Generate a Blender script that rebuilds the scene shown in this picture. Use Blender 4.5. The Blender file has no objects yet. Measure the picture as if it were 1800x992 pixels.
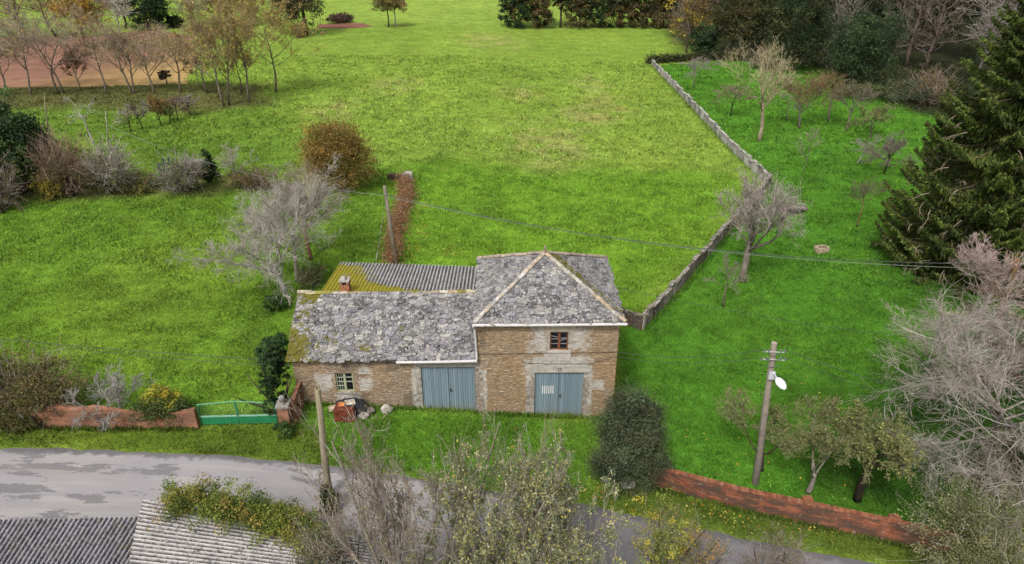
import bpy, math
import numpy as np
from mathutils import Vector, Matrix

# ------------------------------------------------------------------ camera, world, sun, exposure
scene = bpy.context.scene
CAM_H, PITCH, FPX, PW, PH = 20.1, 28.0, 1216.0, 1800.0, 992.0
cam_data = bpy.data.cameras.new('camera')
cam_data.sensor_width = 36.0
cam_data.lens = 36.0 * FPX / PW
cam_data.clip_start = 0.5
cam_data.clip_end = 6000
cam = bpy.data.objects.new('camera', cam_data)
scene.collection.objects.link(cam)
cam.location = (0, 0, CAM_H)
cam.rotation_euler = (math.radians(90 - PITCH), 0, 0)
scene.camera = cam

SUN_EL, SUN_AZ = 52.0, 205.0          # degrees; azimuth clockwise from +Y (north): light from behind the camera, a little left
world = bpy.data.worlds.new('World')
scene.world = world
world.use_nodes = True
wn, wl = world.node_tree.nodes, world.node_tree.links
sky = wn.new('ShaderNodeTexSky')
sky.sky_type = 'NISHITA'
sky.sun_disc = False
sky.sun_elevation = math.radians(SUN_EL)
sky.sun_rotation = math.radians(SUN_AZ)
sky.dust_density = 4.0
sky.air_density = 1.0
sky.ozone_density = 1.0
hsv = wn.new('ShaderNodeHueSaturation')
hsv.inputs['Saturation'].default_value = 0.12     # an overcast sky is nearly white
wl.new(sky.outputs[0], hsv.inputs['Color'])
wl.new(hsv.outputs[0], wn['Background'].inputs['Color'])
wn['Background'].inputs['Strength'].default_value = 0.105
sun_d = bpy.data.lights.new('sun', 'SUN')
sun_d.energy = 1.5
sun_d.angle = math.radians(10)
sun_d.color = (1.0, 0.96, 0.9)
sun = bpy.data.objects.new('sun', sun_d)
scene.collection.objects.link(sun)
_a, _e = math.radians(SUN_AZ), math.radians(SUN_EL)
_to_sun = Vector((math.sin(_a) * math.cos(_e), math.cos(_a) * math.cos(_e), math.sin(_e)))
sun.rotation_euler = _to_sun.to_track_quat('Z', 'Y').to_euler()
vs = scene.view_settings
vs.view_transform = 'Standard'
vs.look = 'None'
vs.exposure = 1.2
vs.gamma = 1.0

# ------------------------------------------------------------------ small maths
_t = math.radians(PITCH)
_F = np.array([0, math.cos(_t), -math.sin(_t)])
_U = np.array([0, math.sin(_t), math.cos(_t)])
_C = np.array([0, 0, CAM_H])

def sstep(a, b, x):
    t = np.clip((x - a) / (b - a), 0, 1)
    return t * t * (3 - 2 * t)

def terrain(x, y):
    x = np.asarray(x, float); y = np.asarray(y, float)
    z = 1.05 * (1 - sstep(-12, 6.5, x))
    z = z + 0.16 * np.sin(x / 9.0 + 0.7) * np.sin(y / 13.0 + 0.4) * sstep(44, 75, y)
    return z

def ray(px, py):
    d = _F * FPX + np.array([1.0, 0, 0]) * (px - PW / 2) - _U * (py - PH / 2)
    return d / np.linalg.norm(d)

def at_z(px, py, z):
    d = ray(px, py)
    return _C + d * (z - CAM_H) / d[2]

def at_y(px, py, y):
    d = ray(px, py)
    return _C + d * y / d[1]

def G(px, py, lift=0.0):
    """point of the ground seen there in the photograph"""
    z = 0.0
    for _ in range(12):
        p = at_z(px, py, z + lift)
        z = float(terrain(p[0], p[1]))
    return np.array([p[0], p[1], z])

def span(px, py, top):
    """ground point and the height of what rises from it up to that row"""
    b = G(px, py)
    d = ray(px, top)
    z = CAM_H + d[2] * b[1] / d[1]
    return b, z - b[2]

def mpp(p):
    """metres per pixel of the photograph at a point"""
    return float(np.dot(np.asarray(p) - _C, _F)) / FPX

def nrm(v):
    return v / (np.linalg.norm(v, axis=-1, keepdims=True) + 1e-9)

def vnoise(x, y, seed=0):
    """cheap smooth value noise, 0..1"""
    xi, yi = np.floor(x).astype(np.int64), np.floor(y).astype(np.int64)
    fx, fy = x - xi, y - yi
    fx = fx * fx * (3 - 2 * fx); fy = fy * fy * (3 - 2 * fy)
    def h(a, b):
        n = (a * 374761393 + b * 668265263 + seed * 974634777) & 0x7fffffff
        n = ((n ^ (n >> 13)) * 1274126177) & 0x7fffffff
        return ((n ^ (n >> 16)) & 0xffff) / 65535.0
    return (h(xi, yi) * (1 - fx) + h(xi + 1, yi) * fx) * (1 - fy) + (h(xi, yi + 1) * (1 - fx) + h(xi + 1, yi + 1) * fx) * fy

def fnoise(x, y, seed=0):
    return (vnoise(x, y, seed) + 0.5 * vnoise(x * 2.1, y * 2.1, seed + 1) + 0.25 * vnoise(x * 4.3, y * 4.3, seed + 2)) / 1.75

def poly_dist(x, y, poly):
    """signed distance to a polygon, positive inside"""
    P = np.asarray(poly, float)[:, :2]
    inside = np.zeros(x.shape, bool)
    best = np.full(x.shape, 1e9)
    n = len(P)
    for i in range(n):
        a, b = P[i], P[(i + 1) % n]
        e = b - a
        t = np.clip(((x - a[0]) * e[0] + (y - a[1]) * e[1]) / (e @ e + 1e-9), 0, 1)
        dx, dy = x - a[0] - t * e[0], y - a[1] - t * e[1]
        best = np.minimum(best, dx * dx + dy * dy)
        c = ((a[1] > y) != (b[1] > y)) & (x < (b[0] - a[0]) * (y - a[1]) / (b[1] - a[1] + 1e-12) + a[0])
        inside ^= c
    d = np.sqrt(best)
    return np.where(inside, d, -d)

# ------------------------------------------------------------------ mesh helpers
class MB:
    """collects shapes and links them as ONE mesh object"""
    def __init__(s):
        s.v, s.f, s.c, s.uv, s.n = [], {}, [], [], 0
    def add(s, v, f, col=(1, 1, 1), uv=None):
        v = np.asarray(v, float).reshape(-1, 3)
        f = np.asarray(f, np.int64)
        if len(v) == 0: return
        s.v.append(v)
        c = np.asarray(col, float)
        if c.ndim == 1: c = np.tile(c, (len(v), 1))
        s.c.append(c)
        s.uv.append(np.zeros((len(v), 2)) if uv is None else np.asarray(uv, float))
        s.f.setdefault(f.shape[1], []).append(f + s.n)
        s.n += len(v)
    def box(s, lo, hi, col=(1, 1, 1), jit=0, rng=None, M=None):
        lo, hi = np.asarray(lo, float), np.asarray(hi, float)
        v = np.array([[x, y, z] for z in (lo[2], hi[2]) for y in (lo[1], hi[1]) for x in (lo[0], hi[0])])
        if jit: v = v + rng.uniform(-jit, jit, v.shape)
        if M is not None: v = v @ np.array(M.to_3x3()).T + np.array(M.translation)
        s.add(v, [[0, 2, 3, 1], [4, 5, 7, 6], [0, 1, 5, 4], [2, 6, 7, 3], [0, 4, 6, 2], [1, 3, 7, 5]], col)
    def tubes(s, P, R, sides, col=(1, 1, 1)):
        P = np.asarray(P, float); R = np.asarray(R, float)
        if len(P) == 0: return
        N, K, _ = P.shape
        T = np.empty_like(P)
        T[:, 1:-1] = P[:, 2:] - P[:, :-2]; T[:, 0] = P[:, 1] - P[:, 0]; T[:, -1] = P[:, -1] - P[:, -2]
        T = nrm(T)
        ax = nrm(P[:, -1] - P[:, 0])
        ref = np.where(np.abs(ax[:, 2:3]) > 0.8, np.array([[1.0, 0.1, 0]]), np.array([[0, 0.1, 1.0]]))[:, None, :]
        A = nrm(np.cross(T, np.broadcast_to(ref, T.shape))); B = np.cross(T, A)
        ang = np.arange(sides) * 2 * math.pi / sides
        ring = P[:, :, None, :] + R[:, :, None, None] * (A[:, :, None, :] * np.cos(ang)[None, None, :, None] + B[:, :, None, :] * np.sin(ang)[None, None, :, None])
        idx = np.arange(N * K * sides).reshape(N, K, sides)
        a, b = idx[:, :-1], idx[:, 1:]
        f = np.stack([a, np.roll(a, -1, 2), np.roll(b, -1, 2), b], -1).reshape(-1, 4)
        c = np.asarray(col, float)
        if c.ndim == 2: c = np.repeat(c, K * sides, 0)
        s.add(ring.reshape(-1, 3), f, c)
        if sides <= 12 and N < 400:
            base = s.n - N * K * sides
            s.f.setdefault(sides, []).append(idx[:, -1] + base)
            s.f.setdefault(sides, []).append(idx[:, 0, ::-1] + base)
    def tube(s, pts, r, sides=8, col=(1, 1, 1)):
        pts = np.asarray(pts, float)
        r = np.broadcast_to(np.asarray(r, float), (len(pts),))
        s.tubes(pts[None], r[None], sides, col)
    def quads(s, C, A, B, col):
        """leaf quads: centre, half-length axis, half-width axis"""
        C = np.asarray(C)
        if len(C) == 0: return
        v = np.stack([C - A, C + B * 0.9 - A * 0.1, C + A, C - B * 0.9 - A * 0.1], 1).reshape(-1, 3)
        f = np.arange(len(C) * 4).reshape(-1, 4)
        c = np.asarray(col, float)
        c = np.repeat(c, 4, 0) if c.ndim == 2 else c
        s.add(v, f, c)
    def build(s, name, material, parent=None, loc=None, smooth=False):
        me = bpy.data.meshes.new(name)
        V = np.concatenate(s.v); Ccol = np.concatenate(s.c); UV = np.concatenate(s.uv)
        me.vertices.add(len(V)); me.vertices.foreach_set('co', V.astype(np.float32).ravel())
        loops, starts, k = [], [], 0
        for n, fl in s.f.items():
            f = np.concatenate(fl)
            loops.append(f.ravel()); starts.append(k + np.arange(len(f)) * n); k += f.size
        L = np.concatenate(loops).astype(np.int32); S = np.concatenate(starts).astype(np.int32)
        me.loops.add(len(L)); me.loops.foreach_set('vertex_index', L)
        me.polygons.add(len(S)); me.polygons.foreach_set('loop_start', S)
        me.polygons.foreach_set('use_smooth', np.full(len(S), bool(smooth)))
        at = me.attributes.new('Col', 'FLOAT_COLOR', 'POINT')
        at.data.foreach_set('color', np.concatenate([Ccol, np.ones((len(V), 1))], 1).astype(np.float32).ravel())
        if np.any(UV):
            uvl = me.uv_layers.new(name='UVMap')
            uvl.data.foreach_set('uv', UV[L].astype(np.float32).ravel())
        me.update(calc_edges=True)
        me.validate()
        me.materials.append(material)
        o = bpy.data.objects.new(name, me)
        scene.collection.objects.link(o)
        if parent is not None: o.parent = parent
        if loc is not None: o.location = loc
        return o

def tag(o, label=None, cat=None, group=None, kind=None):
    if label: o['label'] = label
    if cat: o['category'] = cat
    if group: o['group'] = group
    if kind: o['kind'] = kind
    return o

def thing(name, label, cat, loc, rz=0.0, group=None):
    o = bpy.data.objects.new(name, None)
    o.empty_display_size = 0.2
    scene.collection.objects.link(o)
    o.location = tuple(float(c) for c in loc)
    o.rotation_euler = (0, 0, rz)
    return tag(o, label, cat, group)

# ------------------------------------------------------------------ materials
def nodes_of(name):
    m = bpy.data.materials.new(name)
    m.use_nodes = True
    nt = m.node_tree
    return m, nt.nodes, nt.links, nt.nodes['Principled BSDF']

class NB:
    """tiny node builder"""
    def __init__(s, name, rough=0.9, spec=0.2):
        s.m, s.n, s.l, s.p = nodes_of(name)
        s.p.inputs['Roughness'].default_value = rough
        s.p.inputs['Specular IOR Level'].default_value = spec
    def coord(s, kind='Object'):
        return s.n.new('ShaderNodeTexCoord').outputs[kind]
    def geo(s):
        return s.n.new('ShaderNodeNewGeometry').outputs['Position']
    def mapping(s, v, scale, loc=(0, 0, 0)):
        k = s.n.new('ShaderNodeMapping')
        k.inputs['Scale'].default_value = scale
        k.inputs['Location'].default_value = loc
        s.l.new(v, k.inputs['Vector']); return k.outputs[0]
    def noise(s, v, scale, detail=4, rough=0.6, dist=0.0):
        k = s.n.new('ShaderNodeTexNoise')
        k.inputs['Scale'].default_value = scale; k.inputs['Detail'].default_value = detail
        k.inputs['Roughness'].default_value = rough; k.inputs['Distortion'].default_value = dist
        if v is not None: s.l.new(v, k.inputs['Vector'])
        return k.outputs['Fac']
    def voro(s, v, scale, feature='F1', out='Distance', rnd=1.0):
        k = s.n.new('ShaderNodeTexVoronoi'); k.feature = feature
        k.inputs['Scale'].default_value = scale; k.inputs['Randomness'].default_value = rnd
        if v is not None: s.l.new(v, k.inputs['Vector'])
        return k.outputs[out]
    def ramp(s, f, stops):
        k = s.n.new('ShaderNodeValToRGB')
        e = k.color_ramp.elements
        while len(e) < len(stops): e.new(0.5)
        for i, (p, c) in enumerate(stops):
            e[i].position = p
            e[i].color = (c, c, c, 1) if isinstance(c, (int, float)) else (*c, 1)
        s.l.new(f, k.inputs['Fac']); return k.outputs['Color']
    def mix(s, a, b, fac, mode='MIX'):
        k = s.n.new('ShaderNodeMix'); k.data_type = 'RGBA'; k.blend_type = mode
        for v, i in ((fac, 0), (a, 6), (b, 7)):
            if isinstance(v, (int, float)):
                k.inputs[i].default_value = v if i == 0 else (v, v, v, 1)
            elif isinstance(v, tuple): k.inputs[i].default_value = (*v, 1)
            else: s.l.new(v, k.inputs[i])
        return k.outputs[2]
    def math(s, op, a, b=0.0):
        k = s.n.new('ShaderNodeMath'); k.operation = op
        for i, v in enumerate((a, b)):
            if isinstance(v, (int, float)): k.inputs[i].default_value = v
            else: s.l.new(v, k.inputs[i])
        return k.outputs[0]
    def sep(s, v):
        k = s.n.new('ShaderNodeSeparateXYZ'); s.l.new(v, k.inputs[0]); return k.outputs
    def comb(s, x, y, z=0.0):
        k = s.n.new('ShaderNodeCombineXYZ')
        for i, v in enumerate((x, y, z)):
            if isinstance(v, (int, float)): k.inputs[i].default_value = v
            else: s.l.new(v, k.inputs[i])
        return k.outputs[0]
    def attr(s, name='Col'):
        k = s.n.new('ShaderNodeAttribute'); k.attribute_name = name; return k.outputs['Color']
    def bump(s, h, strength=0.5, dist=0.02):
        k = s.n.new('ShaderNodeBump')
        k.inputs['Strength'].default_value = strength; k.inputs['Distance'].default_value = dist
        s.l.new(h, k.inputs['Height']); s.l.new(k.outputs[0], s.p.inputs['Normal'])
    def col(s, c):
        s.l.new(c, s.p.inputs['Base Color']); return s.m

def varied(name, col=None, amt=0.5, scale=6, rough=0.9, bump=0.3, spec=0.2, fine=40, stretch=(1, 1, 1)):
    """vertex colour (or a constant) broken up by two noises"""
    b = NB(name, rough, spec)
    v = b.mapping(b.coord(), stretch)
    base = b.attr() if col is None else col
    n1 = b.ramp(b.noise(v, scale, 5), [(0.3, 1 - amt), (0.7, 1 + amt * 0.4)])
    n2 = b.ramp(b.noise(v, fine, 3), [(0.3, 1 - amt * 0.6), (0.7, 1 + amt * 0.4)])
    c = b.mix(b.mix(base, n1, 1.0, 'MULTIPLY'), n2, 1.0, 'MULTIPLY')
    if bump: b.bump(b.noise(v, fine, 3), bump, 0.02)
    return b.col(c)

def leafy(name, trans=0.25, gain=1.0):
    m, n, l, p = nodes_of(name)
    out = n['Material Output']
    at = n.new('ShaderNodeAttribute'); at.attribute_name = 'Col'
    p.inputs['Roughness'].default_value = 0.7
    p.inputs['Specular IOR Level'].default_value = 0.25
    gn = n.new('ShaderNodeMix'); gn.data_type = 'RGBA'; gn.blend_type = 'MULTIPLY'
    gn.inputs[0].default_value = 1.0; gn.inputs[7].default_value = (gain, gain, gain, 1)
    l.new(at.outputs['Color'], gn.inputs[6])
    l.new(gn.outputs[2], p.inputs['Base Color'])
    tr = n.new('ShaderNodeBsdfTranslucent'); l.new(gn.outputs[2], tr.inputs['Color'])
    mx = n.new('ShaderNodeMixShader'); mx.inputs[0].default_value = trans
    l.new(p.outputs[0], mx.inputs[1]); l.new(tr.outputs[0], mx.inputs[2]); l.new(mx.outputs[0], out.inputs[0])
    return m

M = {}
M['leaf'] = leafy('leaf_material', 0.3, 1.35)
M['grass'] = leafy('grass_material', 0.3)
M['bark'] = varied('bark_material', None, 0.55, 5, 0.95, 0.5, 0.1, 25, (1, 1, 0.35))
M['twig'] = leafy('twig_material', 0.0, 1.0)
M['wood'] = varied('weathered_wood_material', None, 0.45, 8, 0.9, 0.4, 0.1, 50, (1, 1, 0.12))
M['concrete'] = varied('concrete_material', None, 0.3, 4, 0.9, 0.3, 0.2, 60)
M['stone'] = varied('rough_stone_material', None, 0.6, 5, 0.95, 0.8, 0.15, 30)
M['plain'] = varied('painted_material', None, 0.15, 5, 0.6, 0.1, 0.3, 60)
M['metal'] = varied('painted_metal_material', None, 0.2, 3, 0.5, 0.05, 0.4, 40)
M['cable'] = varied('cable_material', (0.05, 0.055, 0.055), 0.2, 4, 0.6, 0)
M['pale_cable'] = varied('pale_cable_material', (0.16, 0.18, 0.16), 0.2, 4, 0.6, 0)
M['tile'] = varied('ridge_tile_material', None, 0.55, 6, 0.9, 0.5, 0.15, 30)

def glass_mat():
    b = NB('window_glass_material', 0.12, 0.5)
    b.p.inputs['Base Color'].default_value = (0.008, 0.009, 0.011, 1)
    return b.m
M['glass'] = glass_mat()

def house_stone(name, tint, patches, dark):
    """thin coursed schist; patches = list of (u, z, half-u, half-z) where pale render survives, dark = dark stains and strips"""
    b = NB(name, 0.95, 0.1)
    pos = b.coord()
    x, y, z = b.sep(pos)
    al = b.math('ADD', x, y)
    v2 = b.comb(al, z, 0.0)
    wob = b.noise(v2, 0.9, 3)
    zz = b.math('ADD', z, b.math('MULTIPLY', wob, 0.12))
    sv = b.comb(b.math('MULTIPLY', al, 4.2), b.math('MULTIPLY', zz, 17.0), 0.0)
    cell = b.voro(sv, 1.0, 'F1', 'Color')
    edge = b.voro(sv, 1.0, 'DISTANCE_TO_EDGE')
    cs = b.sep(cell)
    stone = b.ramp(cs[0], [(0.0, tint[0]), (0.35, tint[1]), (0.7, tint[2]), (0.95, tint[3]), (1.0, tint[4])])
    stone = b.mix(stone, tint[2], 0.3)
    joint = b.ramp(edge, [(0.02, 0.62), (0.12, 1.0)])
    c = b.mix(stone, joint, 1.0, 'MULTIPLY')
    big = b.noise(v2, 0.55, 4)
    c = b.mix(c, b.mix(c, (1.07, 1.0, 0.88), 1.0, 'MULTIPLY'), b.ramp(big, [(0.42, 0.0), (0.6, 0.9)]))
    c = b.mix(c, (0.26, 0.22, 0.175), b.ramp(b.noise(v2, 1.7, 5, 0.65), [(0.54, 0.0), (0.66, 0.55)]))
    c = b.mix(c, b.ramp(b.noise(v2, 22, 4), [(0.3, 0.65), (0.7, 1.2)]), 1.0, 'MULTIPLY')
    def boxmask(pl, soft):
        out = None
        for (u0, z0, hu, hz) in pl:
            du = b.math('DIVIDE', b.math('ABSOLUTE', b.math('SUBTRACT', al, u0)), hu)
            dz = b.math('DIVIDE', b.math('ABSOLUTE', b.math('SUBTRACT', z, z0)), hz)
            d = b.math('MAXIMUM', du, dz)
            d = b.math('ADD', d, b.math('MULTIPLY', b.math('SUBTRACT', b.noise(v2, 2.6, 6, 0.72), 0.5), soft * 1.5))
            k = b.ramp(d, [(0.70, 1.0), (1.05, 0.0)])
            out = k if out is None else b.math('MAXIMUM', out, k)
        return out
    if patches:
        pm = boxmask(patches, 1.5)
        pl = b.mix((0.34, 0.315, 0.28), (0.44, 0.415, 0.375), b.noise(v2, 3.0, 5))
        pl = b.mix(pl, b.mix(c, (0.30, 0.28, 0.25), 0.6), b.ramp(b.noise(b.mapping(v2, (1, 3, 1)), 3.2, 5, 0.7), [(0.48, 0.0), (0.6, 0.9)]))
        c = b.mix(c, pl, pm)
    if dark:
        dm = boxmask(dark, 1.8)
        c = b.mix(c, (0.075, 0.066, 0.048), b.math('MULTIPLY', dm, 0.5))
    # damp, soiled foot of the wall
    b.bump(b.math('ADD', b.ramp(edge, [(0.0, 0.0), (0.16, 1.0)]), b.noise(v2, 18, 4)), 0.7, 0.03)
    return b.col(c)

def brick_mat(name, c1, c2, mortar, grime=(0.06, 0.045, 0.035), lichen=0.35, dirt=0.55):
    b = NB(name, 0.95, 0.1)
    uv = b.coord('UV')
    k = b.n.new('ShaderNodeTexBrick')
    k.offset = 0.5
    for nm, val in (('Color1', (*c1, 1)), ('Color2', (*c2, 1)), ('Mortar', (*mortar, 1)), ('Scale', 1.0), ('Mortar Size', 0.008), ('Brick Width', 0.25), ('Row Height', 0.075), ('Bias', 0.0)):
        k.inputs[nm].default_value = val
    b.l.new(uv, k.inputs['Vector'])
    c = b.mix(k.outputs['Color'], b.ramp(b.noise(uv, 1.3, 6, 0.65), [(0.3, 0.45), (0.7, 1.45)]), 1.0, 'MULTIPLY')
    c = b.mix(c, grime, b.math('MULTIPLY', b.ramp(b.noise(b.mapping(uv, (0.8, 2.2, 1)), 1.1, 6, 0.68), [(0.44, 0.0), (0.54, 1.0)]), dirt))
    c = b.mix(c, (0.33, 0.31, 0.27), b.math('MULTIPLY', b.ramp(b.noise(uv, 4.2, 6, 0.7), [(0.6, 0.0), (0.68, 1.0)]), lichen))
    c = b.mix(c, b.ramp(b.noise(uv, 30, 3), [(0.3, 0.7), (0.7, 1.2)]), 1.0, 'MULTIPLY')
    b.bump(b.math('SUBTRACT', b.noise(uv, 25, 3), k.outputs['Fac']), 0.6, 0.015)
    return b.col(c)
M['brick'] = brick_mat('faded_brick_material', (0.34, 0.125, 0.06), (0.24, 0.10, 0.055), (0.23, 0.18, 0.14))
M['brick_dark'] = brick_mat('stained_brick_material', (0.27, 0.078, 0.036), (0.15, 0.050, 0.028), (0.16, 0.11, 0.08), lichen=0.5, dirt=0.85)

def slate_mat(name):
    """per-slab colour in Col, moss amount in the second attribute"""
    b = NB(name, 0.85, 0.25)
    pos = b.coord()
    c = b.mix(b.attr(), b.ramp(b.noise(pos, 2.0, 5), [(0.3, 0.75), (0.7, 1.2)]), 1.0, 'MULTIPLY')
    c = b.mix(c, b.ramp(b.noise(pos, 14, 5, 0.7), [(0.32, 0.55), (0.68, 1.25)]), 1.0, 'MULTIPLY')
    c = b.mix(c, (0.50, 0.48, 0.455), b.ramp(b.noise(pos, 8.5, 7, 0.8), [(0.53, 0.0), (0.63, 0.7)]))
    c = b.mix(c, (0.045, 0.045, 0.05), b.ramp(b.noise(b.mapping(pos, (1, 1, 1), (7, 3, 1)), 3.6, 6, 0.75), [(0.56, 0.0), (0.68, 0.75)]))
    mo = b.sep(b.attr('moss'))[0]
    mn = b.math('ADD', mo, b.math('MULTIPLY', b.math('SUBTRACT', b.noise(pos, 4.5, 7, 0.75), 0.5), 2.1))
    moss = b.mix((0.050, 0.048, 0.007), (0.115, 0.102, 0.010), b.noise(pos, 9, 4))
    c = b.mix(c, moss, b.ramp(mn, [(0.52, 0.0), (0.62, 1.0)]))
    b.bump(b.noise(pos, 20, 5), 0.6, 0.02)
    return b.col(c)
M['slate'] = slate_mat('slate_material')

def fibre_mat(name, base, light, moss_col, dots=0.5):
    b = NB(name, 0.95, 0.1)
    pos = b.coord()
    c = b.mix(b.attr(), b.ramp(b.noise(pos, 1.4, 5, 0.65), [(0.3, 0.72), (0.7, 1.2)]), 1.0, 'MULTIPLY')
    c = b.mix(c, light, b.ramp(b.noise(pos, 7, 7, 0.8), [(0.50, 0.0), (0.58, dots)]))
    c = b.mix(c, base, b.ramp(b.noise(b.mapping(pos, (1, 1, 1), (3, 9, 2)), 9, 7, 0.8), [(0.54, 0.0), (0.60, 0.9)]))
    mo = b.sep(b.attr('moss'))[0]
    mn = b.math('ADD', mo, b.math('MULTIPLY', b.math('SUBTRACT', b.noise(pos, 2.2, 6, 0.7), 0.5), 1.2))
    c = b.mix(c, b.mix(moss_col, tuple(v * 1.7 for v in moss_col), b.noise(pos, 7, 4)), b.ramp(mn, [(0.45, 0.0), (0.65, 0.92)]))
    b.bump(b.noise(pos, 35, 4), 0.4, 0.01)
    return b.col(c)
M['fibre'] = fibre_mat('mossy_fibre_cement_material', (0.05, 0.05, 0.05), (0.30, 0.30, 0.29), (0.15, 0.13, 0.006))
M['fibre_old'] = fibre_mat('lichened_fibre_cement_material', (0.035, 0.03, 0.03), (0.36, 0.35, 0.34), (0.07, 0.075, 0.012), 0.5)

def door_mat():
    b = NB('blue_grey_door_paint', 0.6, 0.3)
    pos = b.coord()
    z = b.sep(b.coord('UV'))[1]
    c = b.mix((0.125, 0.175, 0.205), (0.165, 0.215, 0.245), b.noise(b.mapping(pos, (3, 3, 0.5)), 2.0, 5))
    c = b.mix(c, (0.17, 0.16, 0.135), b.ramp(b.math('ADD', z, b.math('MULTIPLY', b.noise(pos, 5, 5), 0.5)), [(0.25, 0.9), (0.75, 0.0)]))
    c = b.mix(c, b.attr(), 1.0, 'MULTIPLY')
    c = b.mix(c, (0.055, 0.045, 0.035), b.ramp(b.noise(b.mapping(pos, (9, 9, 0.35)), 1.0, 6, 0.7), [(0.60, 0.0), (0.74, 0.5)]))
    c = b.mix(c, b.ramp(b.noise(pos, 30, 3), [(0.3, 0.88), (0.7, 1.08)]), 1.0, 'MULTIPLY')
    return b.col(c)
M['door'] = door_mat()

def road_mat():
    b = NB('worn_asphalt_material', 0.85, 0.25)
    pos = b.geo()
    uv = b.coord('UV')
    c = b.mix((0.19, 0.178, 0.187), (0.225, 0.212, 0.217), b.noise(pos, 0.6, 5))
    c = b.mix(c, (0.26, 0.245, 0.235), b.ramp(b.noise(b.mapping(uv, (0.12, 1.0, 1)), 1.2, 4), [(0.5, 0.0), (0.62, 0.7)]))
    # smoother, darker surfacing further along
    c = b.mix(c, (0.112, 0.105, 0.112), b.math('MULTIPLY', b.ramp(b.math('ADD', b.math('MULTIPLY', b.sep(pos)[0], 0.1), 0.55), [(0.1, 0.0), (0.75, 1.0)]), 0.85))
    # darker worn patches where the surface dressing has lifted, strung out along the road
    pn = b.noise(b.mapping(uv, (0.38, 1.5, 1)), 1.0, 8, 0.68)
    side = b.ramp(b.sep(uv)[0], [(0.0, 1.0), (1.0, 1.0)])
    xm = b.math('MULTIPLY', b.math('SUBTRACT', -8.0, b.sep(pos)[0]), 0.006)
    pm = b.ramp(b.math('ADD', pn, xm), [(0.600, 0.0), (0.607, 1.0)])
    c = b.mix(c, (0.115, 0.107, 0.113), b.math('MULTIPLY', pm, 0.85))
    c = b.mix(c, (0.15, 0.135, 0.115), b.ramp(b.noise(b.mapping(uv, (0.06, 0.9, 1), (4, 1, 0)), 1.6, 5, 0.6), [(0.55, 0.0), (0.7, 0.45)]))
    # crumbling, soiled verge
    e = b.math('ADD', b.sep(uv)[1], b.math('MULTIPLY', b.math('SUBTRACT', b.noise(pos, 2.5, 5), 0.5), 0.7))
    c = b.mix(c, (0.085, 0.078, 0.08), b.ramp(e, [(0.05, 0.0), (0.0501, 0.0)]))
    c = b.mix(c, b.ramp(b.noise(pos, 60, 3, 0.7), [(0.3, 0.78), (0.7, 1.18)]), 1.0, 'MULTIPLY')
    # uv.y runs 0..width from the far edge: dark gravelly line at that edge
    dk = b.math('SUBTRACT', 1.0, b.math('DIVIDE', e, 0.34))
    c = b.mix(c, (0.075, 0.07, 0.072), b.ramp(dk, [(0.0, 0.0), (0.5, 0.8)]))
    b.bump(b.noise(pos, 70, 3), 0.4, 0.01)
    return b.col(c)
M['road'] = road_mat()

def ground_mat():
    b = NB('meadow_ground_material', 1.0, 0.05)
    pos = b.geo()
    c = b.attr()
    c = b.mix(c, b.ramp(b.noise(pos, 0.35, 6, 0.65), [(0.3, 0.74), (0.7, 1.2)]), 1.0, 'MULTIPLY')
    c = b.mix(c, b.ramp(b.noise(pos, 1.6, 5, 0.7), [(0.3, 0.62), (0.68, 1.28)]), 1.0, 'MULTIPLY')
    c = b.mix(c, b.ramp(b.noise(pos, 9, 4, 0.7), [(0.3, 0.6), (0.7, 1.3)]), 1.0, 'MULTIPLY')
    c = b.mix(c, (0.2, 0.185, 0.06), b.ramp(b.noise(pos, 0.12, 7, 0.72), [(0.62, 0.0), (0.74, 0.35)]))
    h = b.math('ADD', b.noise(pos, 1.5, 5, 0.7), b.math('MULTIPLY', b.noise(pos, 7, 4, 0.7), 0.5))
    b.bump(h, 0.9, 0.22)
    return b.col(c)
M['ground'] = ground_mat()

def plough_mat():
    b = NB('tilled_field_material', 1.0, 0.05)
    pos = b.geo()
    c = b.mix(b.attr(), b.ramp(b.noise(pos, 0.25, 6), [(0.3, 0.8), (0.7, 1.15)]), 1.0, 'MULTIPLY')
    rows = b.noise(b.mapping(pos, (0.05, 1.6, 1)), 1.0, 4, 0.6)
    c = b.mix(c, b.ramp(rows, [(0.35, 0.8), (0.65, 1.15)]), 1.0, 'MULTIPLY')
    c = b.mix(c, b.ramp(b.noise(pos, 3.5, 5, 0.7), [(0.3, 0.72), (0.7, 1.2)]), 1.0, 'MULTIPLY')
    b.bump(b.noise(pos, 2.5, 5), 0.7, 0.2)
    return b.col(c)
M['plough'] = plough_mat()

# ------------------------------------------------------------------ colours named by how they look in the photograph (sRGB), turned into base colours
KEXP = 1.7
def T(r, g, b, k=None):
    c = np.array([r, g, b]) / 255.0
    c = np.where(c <= 0.04045, c / 12.92, ((c + 0.055) / 1.055) ** 2.4)
    return c / (k or KEXP)

def px_poly(pts):
    return np.array([G(x, y)[:2] for x, y in pts])

WALL_UP = [(1146, 116), (1178, 150), (1208, 182), (1247, 224), (1292, 272), (1330, 308), (1352, 328)]
WALL_DN = [(1352, 328), (1322, 362), (1290, 399), (1250, 444), (1199, 503), (1157, 549), (1128, 580)]
ROAD_FAR = [(-900, 800), (-300, 790), (0, 788), (130, 790), (300, 797), (450, 806), (560, 817), (700, 836), (860, 862), (1030, 888), (1130, 908), (1250, 937), (1400, 965), (1540, 992), (1800, 1045), (2300, 1150)]

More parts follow.
